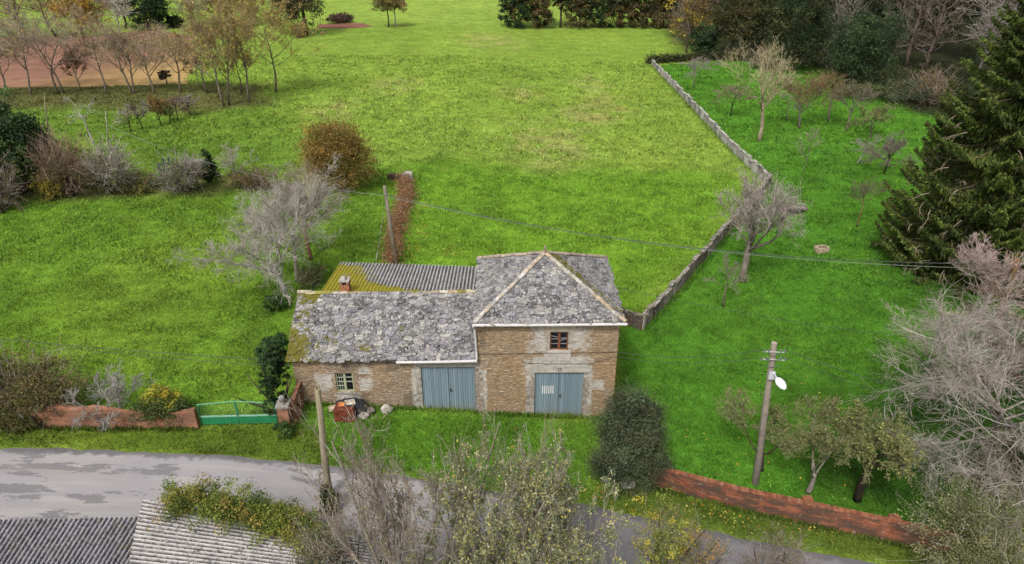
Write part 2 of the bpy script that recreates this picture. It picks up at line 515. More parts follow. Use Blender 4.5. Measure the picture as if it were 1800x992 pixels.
ZONES = [   # polygon seen in the photograph, colour, softness in metres
    ([(-600, -60), (2400, -60), (2400, 20), (1190, 44), (880, 46), (700, 46), (560, 50), (520, -20), (-600, -60)], T(148, 178, 62), 5.0),
    ([(640, 300), (760, 284), (1000, 300), (1200, 300), (1353, 328), (1250, 444), (1128, 580), (1090, 590), (830, 600), (520, 600), (590, 400)], T(112, 158, 26), 2.5),
    ([(-700, 372), (60, 352), (300, 342), (480, 332), (600, 345), (680, 335), (690, 470), (560, 520), (520, 720), (350, 745), (-700, 752)], T(106, 147, 28), 1.5),
    ([(120, 520), (300, 400), (420, 395), (420, 480), (330, 620), (160, 640)], T(116, 150, 32), 4.0),
    ([(0, 185), (330, 195), (470, 185), (520, 215), (540, 290), (470, 318), (280, 310), (180, 250), (0, 230)], T(108, 144, 36), 3.0),
    ([(-300, 150), (460, 148), (475, 184), (330, 200), (150, 190), (-300, 190)], T(104, 108, 54), 2.0),
    (WALL_UP + WALL_DN[1:] + [(1096, 568), (1086, 735), (1150, 850), (1300, 890), (1640, 940), (3000, 1150), (3000, 100), (1310, 104)], T(86, 144, 26), 0.3),
    ([(1420, 700), (1640, 640), (1800, 560), (2400, 560), (2400, 1000), (1640, 930), (1400, 870)], T(54, 96, 20), 2.5),  # tree shade by the right brick wall, put into the grass colour
    ([(1520, 430), (1700, 440), (2200, 380), (2200, 540), (1620, 520)], T(54, 96, 20), 3.0),  # shade beneath the spruce, painted into the ground colour
    ([(1170, 60), (1230, 92), (1400, 112), (1560, 178), (1600, 196), (2600, 330), (2600, -60), (1180, -60)], T(56, 62, 32), 2.5),
    ([(-500, 260), (100, 250), (280, 318), (480, 322), (480, 334), (280, 344), (60, 352), (-500, 384)], T(92, 98, 48), 1.2),
    ([(515, 712), (740, 722), (1060, 738), (1050, 840), (1030, 886), (700, 836), (560, 816), (500, 810), (500, 745)], T(88, 134, 24), 0.6),
    ([(-700, 752), (350, 744), (500, 742), (560, 760), (560, 816), (450, 806), (300, 797), (0, 788), (-700, 786)], T(98, 122, 28), 0.6),
    ([(1030, 888), (1060, 850), (1150, 852), (1300, 892), (1640, 940), (2300, 1100), (2300, 1145), (1540, 992), (1250, 937)], T(92, 114, 32), 0.5),
    ([(-700, 905), (-700, 2000), (2400, 2000), (1600, 1020), (1250, 990), (700, 990), (245, 905)], T(84, 108, 40), 0.8),
]
ZONES = [(px_poly(p), c, s) for p, c, s in ZONES]
DRY = [(1050, 150, 4.5), (918, 164, 3.5), (1022, 206, 3.5), (960, 252, 6.0), (590, 192, 3.5), (870, 72, 7.0), (1075, 190, 4.0), (700, 150, 4.0)]
DRY = [(G(a, b)[:2], r) for a, b, r in DRY]
MEADOW = T(138, 170, 52)

def ground_col(x, y, seed=3):
    c = np.tile(MEADOW, (len(x), 1))
    nz = fnoise(x / 3.0, y / 3.0, 11) - 0.5
    for poly, col, soft in ZONES:
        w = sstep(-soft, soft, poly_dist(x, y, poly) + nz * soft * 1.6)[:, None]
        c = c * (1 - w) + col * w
    for p, r in DRY:
        d = np.hypot(x - p[0], (y - p[1]) * 0.6) / r
        w = (sstep(1.3, 0.2, d) * sstep(0.36, 0.62, fnoise(x / 1.3, y / 1.3, 5)))[:, None] * 0.6
        c = c * (1 - w) + T(176, 170, 100) * w
    big = fnoise(x / 9.0, y / 9.0, 21)[:, None]
    c = c * (0.86 + 0.28 * big)
    yl = sstep(0.5, 0.75, fnoise(x / 4.5 + 50, y / 4.5, 31))[:, None] * 0.35
    c = c * (1 - yl) + c * np.array([1.25, 1.03, 1.15]) * yl
    lum = (c @ np.array([.3, .6, .1]))[:, None]
    return c * .91 + lum * np.array([1.0, 1.0, .8]) * .09

# ------------------------------------------------------------------ ground
def make_ground():
    ys = np.concatenate([np.linspace(-30, 9, 14), 9.5 * 1.0125 ** np.arange(415)])
    us = np.linspace(-1.35, 1.35, 400)
    Y, Uu = np.meshgrid(ys, us, indexing='ij')
    X = Uu * (np.abs(Y) * 0.82 + 9)
    x, y = X.ravel(), Y.ravel()
    mb = MB()
    n, m = Y.shape
    idx = np.arange(n * m).reshape(n, m)
    f = np.stack([idx[:-1, :-1], idx[:-1, 1:], idx[1:, 1:], idx[1:, :-1]], -1).reshape(-1, 4)
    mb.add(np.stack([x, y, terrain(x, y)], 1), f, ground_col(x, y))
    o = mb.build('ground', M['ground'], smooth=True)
    tag(o, 'green meadow grassland', None, None, 'structure')
make_ground()

# road: a sheet lifted 4 mm above the ground
def make_road():
    far = np.array([G(a, b) for a, b in ROAD_FAR])
    seg = np.linalg.norm(np.diff(far[:, :2], axis=0), axis=1)
    s = np.concatenate([[0], np.cumsum(seg)])
    si = np.arange(0, s[-1], 0.25)
    px = np.interp(si, s, far[:, 0]); py = np.interp(si, s, far[:, 1])
    for _ in range(30):
        px[1:-1] = (px[:-2] + 2 * px[1:-1] + px[2:]) / 4; py[1:-1] = (py[:-2] + 2 * py[1:-1] + py[2:]) / 4
    tx, ty = np.gradient(px), np.gradient(py)
    ln = np.hypot(tx, ty); nx, ny = ty / ln, -tx / ln
    edge = 0.26 * (fnoise(si / 0.9, si * 0 + 3.3, 8) - 0.5) + 0.06 * (fnoise(si / 0.25, si * 0 + 9, 9) - 0.5)
    wid = 4.0
    cols = np.linspace(0, 1, 17)
    V, UV = [], []
    for i in range(len(si)):
        for c in cols:
            w = edge[i] * (1 - c) + c * wid
            x, y = px[i] + nx[i] * w, py[i] + ny[i] * w
            V.append((x, y, float(terrain(x, y)) + 0.02)); UV.append((si[i], w))
    m = len(cols)
    idx = np.arange(len(V)).reshape(-1, m)
    f = np.stack([idx[:-1, :-1], idx[1:, :-1], idx[1:, 1:], idx[:-1, 1:]], -1).reshape(-1, 4)
    mb = MB(); mb.add(V, f[:, ::-1], (1, 1, 1), UV)
    o = mb.build('road', M['road'], smooth=True)
    tag(o, None, None, None, 'structure')
    a = np.stack([px, py], 1); b = np.stack([px + nx * wid, py + ny * wid], 1)
    return np.concatenate([a, b[::-1]])
ROAD_POLY = make_road()

PLOUGH = px_poly([(-500, 158), (0, 157), (140, 155), (330, 149), (352, 100), (344, 62), (270, 52), (160, 62), (0, 66), (-500, 70)])
def make_sheet(name, poly, colfn, lift, step, mat):
    lo, hi = poly.min(0), poly.max(0)
    xs, ys = np.arange(lo[0] - step, hi[0] + step, step), np.arange(lo[1] - step, hi[1] + step, step)
    X, Y = np.meshgrid(xs, ys)
    d = poly_dist(X.ravel(), Y.ravel(), poly) + 1.2 * (fnoise(X.ravel() / 4, Y.ravel() / 4, 4) - 0.5)
    n, m = X.shape
    idx = np.arange(n * m).reshape(n, m)
    f = np.stack([idx[:-1, :-1], idx[:-1, 1:], idx[1:, 1:], idx[1:, :-1]], -1).reshape(-1, 4)
    keep = (d[f] > 0).all(1)
    f = f[keep]
    x, y = X.ravel(), Y.ravel()
    used = np.unique(f); re = -np.ones(len(x), int); re[used] = np.arange(len(used))
    mb = MB(); mb.add(np.stack([x, y, terrain(x, y) + lift], 1)[used], re[f], colfn(x, y)[used])
    return tag(mb.build(name, mat, smooth=True), None, None, None, 'structure')

def plough_col(x, y):
    w = sstep(-62, -42, x + 0.35 * (y - 100) * -1 + 6 * (fnoise(x / 8, y / 8, 2) - 0.5))[:, None]
    far = sstep(118, 140, y)[:, None] * 0.6
    c = T(150, 112, 94) * (1 - w) + T(188, 158, 104) * w
    return c * (1 - far) + T(150, 108, 86) * far
make_sheet('tilled_field', PLOUGH, plough_col, 0.03, 0.7, M['plough'])
make_sheet('bare_soil_patch', px_poly([(552, 50), (600, 52), (660, 47), (640, 41), (600, 41), (560, 43)]), lambda x, y: np.tile(T(140, 98, 84), (len(x), 1)), 0.03, 0.5, M['plough'])

# ------------------------------------------------------------------ house
HY0, HYAW = 24.62, math.radians(0.76)
UL, UT, UR = -9.39, -1.53, 4.5
rngh = np.random.default_rng(5)
house = thing('stone_farmhouse', 'stone farmhouse with slate roofs, a low wing and a hipped tower, blue grey doors', 'house', (0, HY0, 0), HYAW)

W1, W2 = (-7.66, -6.90, 1.60, 2.60), (1.61, 2.38, 3.69, 4.66)
D1, D2 = (-3.94, -1.60, 0.42, 2.90), (0.99, 3.12, 0.06, 2.57)

def facade(mb, u0, u1, z0, z1, holes, v=0.0, deep=0.22):
    us = sorted({u0, u1, *[h[0] for h in holes], *[h[1] for h in holes]})
    zs = sorted({z0, z1, *[h[2] for h in holes], *[h[3] for h in holes]})
    for a, b in zip(us[:-1], us[1:]):
        for c, d in zip(zs[:-1], zs[1:]):
            if any(h[0] - 1e-6 <= a and b <= h[1] + 1e-6 and h[2] - 1e-6 <= c and d <= h[3] + 1e-6 for h in holes): continue
            mb.add([[a, v, c], [b, v, c], [b, v, d], [a, v, d]], [[0, 1, 2, 3]])
    for a, b, c, d in holes:
        w = v + deep
        mb.add([[a, v, c], [a, w, c], [a, w, d], [a, v, d]], [[0, 1, 2, 3]])
        mb.add([[b, v, c], [b, v, d], [b, w, d], [b, w, c]], [[0, 1, 2, 3]])
        mb.add([[a, v, c], [b, v, c], [b, w, c], [a, w, c]], [[0, 1, 2, 3]])
        mb.add([[a, v, d], [a, w, d], [b, w, d], [b, v, d]], [[0, 1, 2, 3]])

RZ, RV = 5.02, 2.82            # wing ridge
EZ = 3.36                      # wing eave
TE, TA, TD = 5.15, 6.88, 5.72  # tower eave, apex, depth
EXT_S = 0.16                   # fall of the rear corrugated roof
EXT_V = 8.1
tints_w = (T(132, 110, 90), T(160, 134, 108), T(172, 148, 122), T(178, 158, 134), T(196, 182, 164))
tints_t = (T(136, 110, 86), T(164, 136, 104), T(176, 148, 114), T(182, 158, 128), T(198, 182, 160))
def _grey(c, k):
    return tuple(c * (1 - k) + c.mean() * 1.04 * k)
tints_w, tints_t = [[_grey(c * 1.34, .16) for c in t] for t in (tints_w, tints_t)]
M['stone_wing'] = house_stone('wing_schist_material', tints_w,
    [(-8.15, 2.15, 0.42, 0.5), (-6.35, 2.0, 0.3, 0.4), (-4.15, 1.7, 0.24, 1.4), (-7.2, 1.35, 0.6, 0.25), (-6.4, 2.75, 0.35, 0.2)],
    [(-6.6, 1.2, 0.45, 0.35), (-4.6, 0.8, 0.3, 0.8), (-6.9, 2.95, 0.55, 0.28), (-5.2, 2.95, 0.3, 0.35), (-4.9, 0.6, 1.0, 0.25)])
M['stone_tower'] = house_stone('tower_schist_material', tints_t,
    [(2.0, 4.35, 1.35, 0.85), (2.05, 2.95, 1.55, 0.45), (0.82, 1.3, 0.22, 1.5), (3.32, 1.4, 0.22, 1.4), (-1.35, 1.6, 0.28, 1.5), (3.75, 1.9, 0.3, 0.3)],
    [(-1.25, 4.3, 0.16, 0.5)])  # darker strip near the left edge of the tower front

mb = MB()
facade(mb, UL, UT, -0.4, 3.30, [W1, D1])
mb.add([[UL, 0, -0.4], [UL, 0, 3.30], [UL, RV, 4.93], [UL, 5.6, 3.30], [UL, 5.6, -0.4]], [[0, 1, 2, 3, 4]])
mb.add([[UL, 5.6, -0.4], [UL, 5.6, 3.3], [UT, 5.6, 3.3], [UT, 5.6, -0.4]], [[0, 1, 2, 3]])
mb.build('wall', M['stone_wing'], house)
mb = MB()
facade(mb, UT, UR, -0.4, TE - 0.09, [W2, D2])
mb.add([[UT, 0, -0.4], [UT, TD, -0.4], [UT, TD, TE - 0.09], [UT, 0, TE - 0.09]], [[0, 1, 2, 3]])
mb.add([[UR, 0, -0.4], [UR, 0, TE - 0.09], [UR, TD, TE - 0.09], [UR, TD, -0.4]], [[0, 1, 2, 3]])
mb.add([[UT, TD, -0.4], [UR, TD, -0.4], [UR, TD, TE - 0.09], [UT, TD, TE - 0.09]], [[0, 1, 2, 3]])
mb.build('wall', M['stone_tower'], house)

# --- slate roofs laid slab by slab
def slates(mb, O, U, S, length, lo, hi, rng, expo=0.145, wr=(0.10, 0.48)):
    O, U, S = np.array(O, float), np.array(U, float), np.array(S, float)
    U /= np.linalg.norm(U); S /= np.linalg.norm(S)
    Nn = np.cross(U, S)
    s = -0.03
    while s < length - 0.02:
        e = expo * rng.uniform(0.75, 1.3)
        a, b = lo(max(s, 0)), hi(max(s, 0))
        u = a - rng.uniform(0.0, 0.1)
        while u < b - 0.03:
            w = rng.uniform(*wr)
            if u + w > b - 0.12: w = b - u + rng.uniform(-0.02, 0.05)
            s0 = s
            sj = rng.uniform(-.07, .07) if s > 0 else rng.uniform(-.05, .04)
            s = s + sj
            L = min(e + rng.uniform(0.10, 0.24), length - s + 0.03)
            j = lambda k: rng.uniform(-k, k)
            cut = rng.uniform(0.0, 0.7) * w * 0.5; cut2 = rng.uniform(0.0, 0.7) * w * 0.5; rot = rng.uniform(-.13, .13)
            hc = rng.uniform(0.02, 0.09)
            p = [(u + cut, s + j(0.03)), (u + w * 0.5 + j(0.1) * w, s - rng.uniform(0, 0.06)), (u + w - cut2, s + j(0.03)), (u + w - 0.005, s + hc), (u + w + j(0.02), s + L), (u + j(0.02), s + L), (u + 0.005, s + hc)]
            p = [(q[0] - rot * (q[1] - s), q[1] + rot * (q[0] - u - w / 2)) for q in p]
            if s > 0:
                p = [(min(max(q[0], lo(max(q[1], 0)) - 0.03), hi(max(q[1], 0)) + 0.03), q[1]) for q in p]
            h0 = rng.uniform(0.035, 0.085); h1 = 0.012
            tilt = j(0.018)
            top = [O + U * q[0] + S * q[1] + Nn * (h0 + (h1 - h0) * min(max((q[1] - s) / max(L, 0.1), 0), 1) + tilt * ((q[0] - u) / max(w, .1) - .5)) for q in p]
            bot = [t - Nn * 0.05 for t in top]
            n = len(p)
            k = rng.uniform(0.36, 0.92)
            hue = rng.random()
            base = T(160, 158, 158) if hue < 0.5 else (T(150, 145, 152) if hue < 0.68 else (T(182, 177, 170) if hue < 0.92 else T(120, 118, 118)))
            mb.add(top + bot, [list(range(n))], base * k)
            b0 = mb.n - 2 * n
            mb.f.setdefault(4, []).append(np.array([[b0 + i, b0 + n + i, b0 + n + (i + 1) % n, b0 + (i + 1) % n] for i in range(n)]))
            u += w + rng.uniform(0.0, 0.02)
            s = s0
        s += e
def add_attr(o, fn):
    me = o.data
    v = np.empty(len(me.vertices) * 3, np.float32); me.vertices.foreach_get('co', v); v = v.reshape(-1, 3)
    a = me.attributes.new('moss', 'FLOAT', 'POINT'); a.data.foreach_set('value', fn(v[:, 0], v[:, 1], v[:, 2]).astype(np.float32))

ov = 0.18
ez0 = EZ - 0.0
slope_w = np.array([0, RV + ov, RZ - ez0]); len_w = np.linalg.norm(slope_w)
mb = MB()
ULo = UL - 0.2
slates(mb, (ULo, -ov, ez0), (1, 0, 0), slope_w, len_w, lambda s: 0.0 + 0.03 * math.sin(s * 3), lambda s: UT - ULo - 0.02, rngh)
# the rear slope beyond the ridge, beside the corrugated sheets
slates(mb, (UL + 1.2, 5.75, 3.42), (-1, 0, 0), (0, RV - 5.75, RZ - 3.42), 3.3, lambda s: 0.0, lambda s: 1.4, rngh)
mb.add([[ULo, -ov, ez0], [UT, -ov, ez0], [UT, RV, RZ], [ULo, RV, RZ]], [[0, 1, 2, 3]], T(34, 32, 30))
mb.add([[ULo, -ov, ez0 - .05], [ULo, RV, RZ - .05], [UT, RV, RZ - .05], [UT, -ov, ez0 - .05]], [[0, 1, 2, 3]], T(34, 32, 30))
mb.add([[ULo, RV, RZ], [UL + 1.3, RV, RZ], [UL + 1.3, 5.75, 3.42], [ULo, 5.75, 3.42]], [[0, 1, 2, 3]], T(34, 32, 30))
wing_roof = mb.build('roof', M['slate'], house)
def moss_wing(u, v, z):
    s = (v + ov) / (RV + ov)
    a = sstep(-8.3, -9.2, u) * 0.36
    b = sstep(-7.0, -9.3, u) * sstep(0.85, 0.0, s) * 0.36
    def blob(uu, ss, r, k): return k * np.exp(-(((u - uu) / r) ** 2 + ((s - ss) / (r * 0.25)) ** 2))
    c = blob(-6.2, 0.12, 0.6, 0.5) + blob(-4.6, 0.4, 0.5, 0.45) + blob(-1.9, 0.35, 0.3, 0.4) + blob(-8.9, 0.97, 0.5, 0.7) + blob(-7.6, 0.3, 0.9, 0.35) + blob(-5.4, 0.5, 0.4, 0.4)
    return a + b + c + 0.08
add_attr(wing_roof, moss_wing)

mb = MB()
to = 0.2
cx, cy = (UT + UR) / 2, TD / 2
ap = np.array([cx, cy, TA])
corners = [np.array(c) for c in ((UT - 0.06, -to, TE), (UR + to, -to, TE), (UR + to, TD + to, TE), (UT - 0.06, TD + to, TE))]
for i in range(4):
    a, b = corners[i], corners[(i + 1) % 4]
    w = np.linalg.norm(b - a); U = (b - a) / w
    t = (ap - a) @ U
    foot = a + U * t
    S = ap - foot; Ls = np.linalg.norm(S)
    slates(mb, a, U, S, Ls, lambda s, t=t, Ls=Ls: t * s / Ls, lambda s, t=t, Ls=Ls, w=w: w - (w - t) * s / Ls, rngh, 0.15, (0.10, 0.5))
    mb.add([a, b, ap], [[0, 1, 2]], T(34, 32, 30))
mb.add([c - np.array([0, 0, 0.06]) for c in corners], [[3, 2, 1, 0]], T(90, 84, 76))
tower_roof = mb.build('roof', M['slate'], house)
def moss_tower(u, v, z):
    right = (u - cx) / (UR + to - cx); fr = (cy - v) / (cy + to)
    k = sstep(TE, TA, z)
    on_right = np.exp(-((right - fr - 0.24) / 0.2) ** 2) * (right > fr) * (0.52 + 0.3 * k)
    spot = 0.5 * np.exp(-(((u - 2.0) / .25) ** 2 + ((v - 0.8) / .2) ** 2))
    return on_right + spot
add_attr(tower_roof, moss_tower)

def half_round(mb, a, b, r, n, cols, rng, up=(0, 0, 1), sag=0.0):
    a, b = np.array(a, float), np.array(b, float)
    d = b - a; L = np.linalg.norm(d); d /= L
    side = nrm(np.cross(d, up)); upv = np.cross(side, d)
    for i in range(n):
        p0, p1 = a + d * L * (i / n - 0.01), a + d * L * ((i + 1) / n + 0.02)
        sg = -sag * math.sin(math.pi * (i + .5) / n)
        j = rng.uniform(-0.015, 0.015, 3) + np.array([0, 0, sg])
        r0, r1 = r * rng.uniform(0.95, 1.1), r * rng.uniform(0.8, 0.95)
        ang = np.linspace(-0.15, math.pi + 0.15, 8)
        A = np.array([p0 + j + side * math.cos(t) * r0 + upv * math.sin(t) * r0 * 0.8 for t in ang])
        B = np.array([p1 + j + side * math.cos(t) * r1 + upv * math.sin(t) * r1 * 0.8 for t in ang])
        k = len(ang)
        f = [[q, q + 1, k + q + 1, k + q] for q in range(k - 1)]
        mb.add(np.concatenate([A, B]), f, cols[rng.integers(len(cols))] * rng.uniform(0.75, 1.15))
        b0 = mb.n - 2 * k
        mb.f.setdefault(k, []).append(np.array([list(range(b0 + k - 1, b0 - 1, -1)), list(range(b0 + k, b0 + 2 * k))]))
RC = [T(200, 190, 160), T(190, 180, 140), T(206, 198, 178), T(160, 152, 80), T(196, 172, 144)]
mb = MB(); half_round(mb, (UL - 0.15, RV + 0.02, RZ + 0.03), (UT - 0.02, RV + 0.02, RZ + 0.03), 0.115, 20, RC, rngh, sag=0.1)
mb.build('ridge_tiles', M['tile'], house)
HC = [[T(208, 202, 196), T(200, 192, 184), T(204, 186, 168)], [T(204, 198, 186), T(194, 188, 166), T(196, 176, 148)], [T(196, 180, 160)], [T(196, 180, 160)]]
for i, c in enumerate(corners):
    mb = MB(); half_round(mb, c + (ap - c) * 0.01 + np.array([0, 0, .07]), ap + np.array([0, 0, 0.07]), 0.105, 13, HC[i], rngh)
    mb.build('hip_tiles', M['tile'], house)
mb = MB()
mb.tube([ap + [0, 0, 0.05], ap + [0, 0, 0.15], ap + [0, 0, 0.2], ap + [0.01, 0, 0.42]], [0.13, 0.11, 0.06, 0.03], 8, T(180, 160, 140))
mb.build('finial', M['stone'], house)

# --- corrugated fibre-cement roof behind the ridge
def corrugated(mb, P00, P10, P01, P11, pitch, amp, colfn, rows=14, ribs=None, jag=0.0, rng=None):
    """corrugations run from P00-P10 (first edge) to P01-P11 (second edge)"""
    P00, P10, P01, P11 = [np.array(p, float) for p in (P00, P10, P01, P11)]
    W = np.linalg.norm(P10 - P00)
    nr = ribs or max(4, int(W / pitch)); K = nr * 8 + 1
    nn = nrm(np.cross(P10 - P00, P01 - P00)); nn = nn if nn[2] > 0 else -nn
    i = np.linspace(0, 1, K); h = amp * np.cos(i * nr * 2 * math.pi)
    ends = np.zeros(K) if rng is None else np.repeat(rng.uniform(-jag, jag, nr * 8 // 40 + 2), 40)[:K]
    V, C = [], []
    js = np.linspace(0, 1, rows + 1)
    for j in js:
        jj = j + (ends if j in (0.0, 1.0) else 0)
        jj = np.asarray(jj) * np.ones(K)
        base = (P00 * (1 - i)[:, None] + P10 * i[:, None]) * (1 - jj)[:, None] + (P01 * (1 - i)[:, None] + P11 * i[:, None]) * jj[:, None]
        V.append(base + nn * h[:, None]); C.append(colfn(i, np.full(K, j), h / amp))
    V = np.concatenate(V); C = np.concatenate(C)
    idx = np.arange(len(V)).reshape(-1, K)
    f = np.stack([idx[:-1, :-1], idx[:-1, 1:], idx[1:, 1:], idx[1:, :-1]], -1).reshape(-1, 4)
    mb.add(V, f, C); mb.add(V - nn * 0.012, f[:, ::-1], C)

def to_house(p):
    c, s = math.cos(HYAW), math.sin(HYAW)
    x, y = p[0], p[1] - HY0
    return np.array([x * c + y * s, -x * s + y * c, p[2]])
def on_ext(px, py):
    """point of the rear roof plane (house frame) seen at a pixel"""
    lo_, hi_ = 20.0, 60.0
    for _ in range(40):
        m = (lo_ + hi_) / 2
        q = to_house(at_y(px, py, m))
        if q[2] > RZ - 0.02 - EXT_S * (q[1] - RV): lo_ = m
        else: hi_ = m
    return q
e00, e10 = on_ext(562, 517), on_ext(836, 515)
e01, e11 = on_ext(599, 461), on_ext(836, 469)
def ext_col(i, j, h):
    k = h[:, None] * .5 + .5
    return T(46, 44, 46)[None] * (1 - k) ** .9 + T(196, 192, 190)[None] * k ** 1.2  # shaded valleys and lit ribs put into the colour by rib height
mb = MB()
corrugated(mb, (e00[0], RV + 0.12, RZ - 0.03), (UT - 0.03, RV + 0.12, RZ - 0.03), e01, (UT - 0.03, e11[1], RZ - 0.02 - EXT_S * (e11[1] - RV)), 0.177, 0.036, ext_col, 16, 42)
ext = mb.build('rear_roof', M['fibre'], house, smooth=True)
def moss_ext(u, v, z):
    k = (u - e00[0]) / (UT - e00[0]); r = (v - RV) / (e01[1] - RV)
    return sstep(0.62, 0.12, k + 0.25 * r - 0.05) * 0.72 + sstep(0.30, 0.0, r) * sstep(1.15, 0.3, k) * 0.75 - sstep(0.8, 1.0, r) * 0.35 + 0.05
add_attr(ext, moss_ext)
mb = MB()
u0, vb = e01[0] + 0.1, min(e01[1], e11[1]) - 0.15
mb.box((e00[0] + 0.35, 5.62, -0.4), (UT - 0.01, vb, RZ - 0.16 - EXT_S * (vb - RV)), (1, 1, 1))
mb.build('wall', M['stone_wing'], house)

# --- chimney
mb = MB()
ch = to_house(at_y(609, 512, HY0 + RV + 0.2)); cu = ch[0]
cz = RZ - 0.1
mb.box((cu - 0.2, RV + 0.02, cz), (cu + 0.2, RV + 0.42, cz + 0.45), T(176, 120, 86))
for du in (-0.15, 0.15):
    for dv in (0.07, 0.37): mb.box((cu + du - .06, RV + dv - .05, cz + .45), (cu + du + .06, RV + dv + .05, cz + .62), T(170, 130, 100))
mb.box((cu - 0.23, RV - 0.01, cz + 0.62), (cu + 0.23, RV + 0.45, cz + 0.68), T(186, 176, 168))
mb.tube([(cu, RV + .2, cz + .68), (cu, RV + .2, cz + .78), (cu + .02, RV + .2, cz + .86)], [.13, .12, .05], 7, T(200, 190, 184))
chim = mb.build('chimney', M['tile'], house)
mb = MB(); mb.box((cu - .13, RV + .08, cz + .44), (cu + .13, RV + .36, cz + .60), T(24, 20, 18)); mb.build('flue', M['plain'], chim)

# --- windows
def window(name, rect, frame_c, bars, muntin_c, vframe=0.07, extra=None):
    a, b, c, d = rect
    mb = MB()
    f, y0, y1 = 0.055, vframe, vframe + 0.06
    mb.box((a, y0, c), (a + f, y1, d), frame_c); mb.box((b - f, y0, c), (b, y1, d), frame_c)
    mb.box((a + f, y0, d - f), (b - f, y1, d), frame_c); mb.box((a + f, y0, c), (b - f, y1, c + f), frame_c)
    m = (a + b) / 2
    mb.box((m - 0.05, y0 - 0.012, c + f), (m + 0.05, y1 - .01, d - f), frame_c)
    o = mb.build('window', M['plain'], house)
    mb = MB()
    for (p0, p1) in ((a + f, m - .05), (m + .05, b - f)):
        mb.box((p0, y0 + .035, c + f), (p1, y0 + .045, d - f), (1, 1, 1))
    mb.build('pane', M['glass'], o)
    for k, (p0, p1) in enumerate(((a + f, m - .05), (m + .05, b - f))):
        hs, vsn = bars[k]
        w = 0.026
        for t in hs:
            z = c + f + (d - c - 2 * f) * t
            mb = MB(); mb.box((p0, y0 + .006, z - w / 2), (p1, y0 + .033, z + w / 2), muntin_c); mb.build('glazing_bar', M['plain'], o)
        for t in vsn:
            u = p0 + (p1 - p0) * t
            mb = MB(); mb.box((u - w * .35, y0 + .008, c + f), (u + w * .35, y0 + .031, d - f), muntin_c); mb.build('glazing_bar', M['plain'], o)
        if extra:
            mb = MB(); extra(mb, p0, p1, y0, k); mb.build('loose_slat', M['plain'], o)
    return o
window('w', W1, T(178, 186, 150), [((0.26, 0.5, 0.75), (0.33, 0.68)), ((0.5, 0.76), ())], T(190, 196, 176))
def broken(mb, p0, p1, y0, k):
    q = [((p0, 4.38), (p1, 4.31)), ((p0, 4.13), (p1, 4.24))][k]
    mb.tube([(q[0][0], y0 + .02, q[0][1]), (q[1][0], y0 + .02, q[1][1])], 0.012, 5, T(170, 165, 160))
window('w', W2, T(134, 84, 56), [((0.28, 0.56, 0.93), ()), ((0.28, 0.6, 0.93), ())], T(150, 146, 142), extra=broken)

# --- doors of vertical ribbed boards
def door(rect, seam, vent):
    a, b, c, d = rect
    mb = MB()
    n = int((b - a) / 0.105); w = (b - a) / n
    for i in range(n):
        u0 = a + i * w
        k = rngh.uniform(0.85, 1.1)
        prof = [(0, 0.0), (0.18, 0.0), (0.26, -0.022), (0.74, -0.022), (0.82, 0.0), (1.0, 0.0)]
        for (p, q), (p2, q2) in zip(prof[:-1], prof[1:]):
            va = np.array([[u0 + p * w, 0.1 + q, c], [u0 + p2 * w, 0.1 + q2, c], [u0 + p2 * w, 0.1 + q2, d], [u0 + p * w, 0.1 + q, d]])
            hh = (d - c)
            mb.add(va, [[0, 1, 2, 3]], (k, k, k), [(0.01 + va[0, 0], 0.01), (va[1, 0], 0.01), (va[2, 0], hh), (va[3, 0], hh)])
    mb.add([[a, .13, c], [b, .13, c], [b, .13, d], [a, .13, d]], [[0, 1, 2, 3]], (.3, .3, .3), [(0, .5), (1, .5), (1, 2), (0, 2)])
    o = mb.build('door', M['door'], house)
    m = (a + b) / 2
    mb = MB(); mb.box((m - .006, .066, c + .02), (m + .006, .077, d - .01), T(84, 100, 108)); mb.build('meeting_gap', M['plain'], o)
    mb = MB(); mb.box((m + .05, .055, c + 1.1), (m + .1, .077, c + 1.28), T(70, 70, 66)); mb.box((m + .035, .035, c + 1.17), (m + .14, .055, c + 1.2), T(90, 90, 86)); mb.build('handle', M['metal'], o)
    if vent:
        mb = MB()
        for i in range(6):
            u = 1.33 + i * 0.092
            mb.box((u, .060, 1.37), (u + .042, .078, 1.78), T(246, 246, 246))
        mb.build('vent', M['plain'], o)
door(D1, True, False)
door(D2, True, True)

# --- dressed stone and concrete round the openings
def slab(name, boxes, col, mat='concrete', jit=0.012):
    mb = MB()
    for (a, b, c, d, pr) in boxes:
        mb.box((a, -pr, c), (b, 0.08, d), col * rngh.uniform(0.9, 1.1), jit, rngh)
    return mb.build(name, M[mat], house)
slab('lintel', [(-4.12, -1.4, 2.90, 3.17, 0.025)], T(176, 166, 154), jit=0.006)
slab('lintel', [(0.72, 3.45, 2.57, 2.88, 0.022)], T(190, 184, 174), jit=0.012)
slab('lintel', [(1.36, 2.66, 4.66, 4.98, 0.02)], T(200, 184, 160), jit=0.012)
slab('sill', [(1.5, 2.5, 3.60, 3.69, 0.05), (1.36, 2.52, 3.17, 3.56, 0.022)], T(212, 204, 194), jit=0.012)
slab('sill', [(-7.72, -6.84, 1.53, 1.60, 0.04)], T(176, 170, 158))
def quoins(name, u, z0, z1, side, col, rng):
    bx, z = [], z0
    while z < z1 - 0.08:
        h = min(rng.uniform(0.10, 0.34), z1 - z); w = rng.uniform(0.14, 0.42)
        bx.append((u - w, u - .004, z + .006, z + h - .006, rng.uniform(.006, .02)) if side < 0 else (u + .004, u + w, z + .006, z + h - .006, rng.uniform(.006, .02)))
        z += h
    slab(name, bx, col, 'stone', 0.012)
quoins('door_jamb', D1[0], 0.3, 2.88, -1, T(190, 182, 172), rngh)
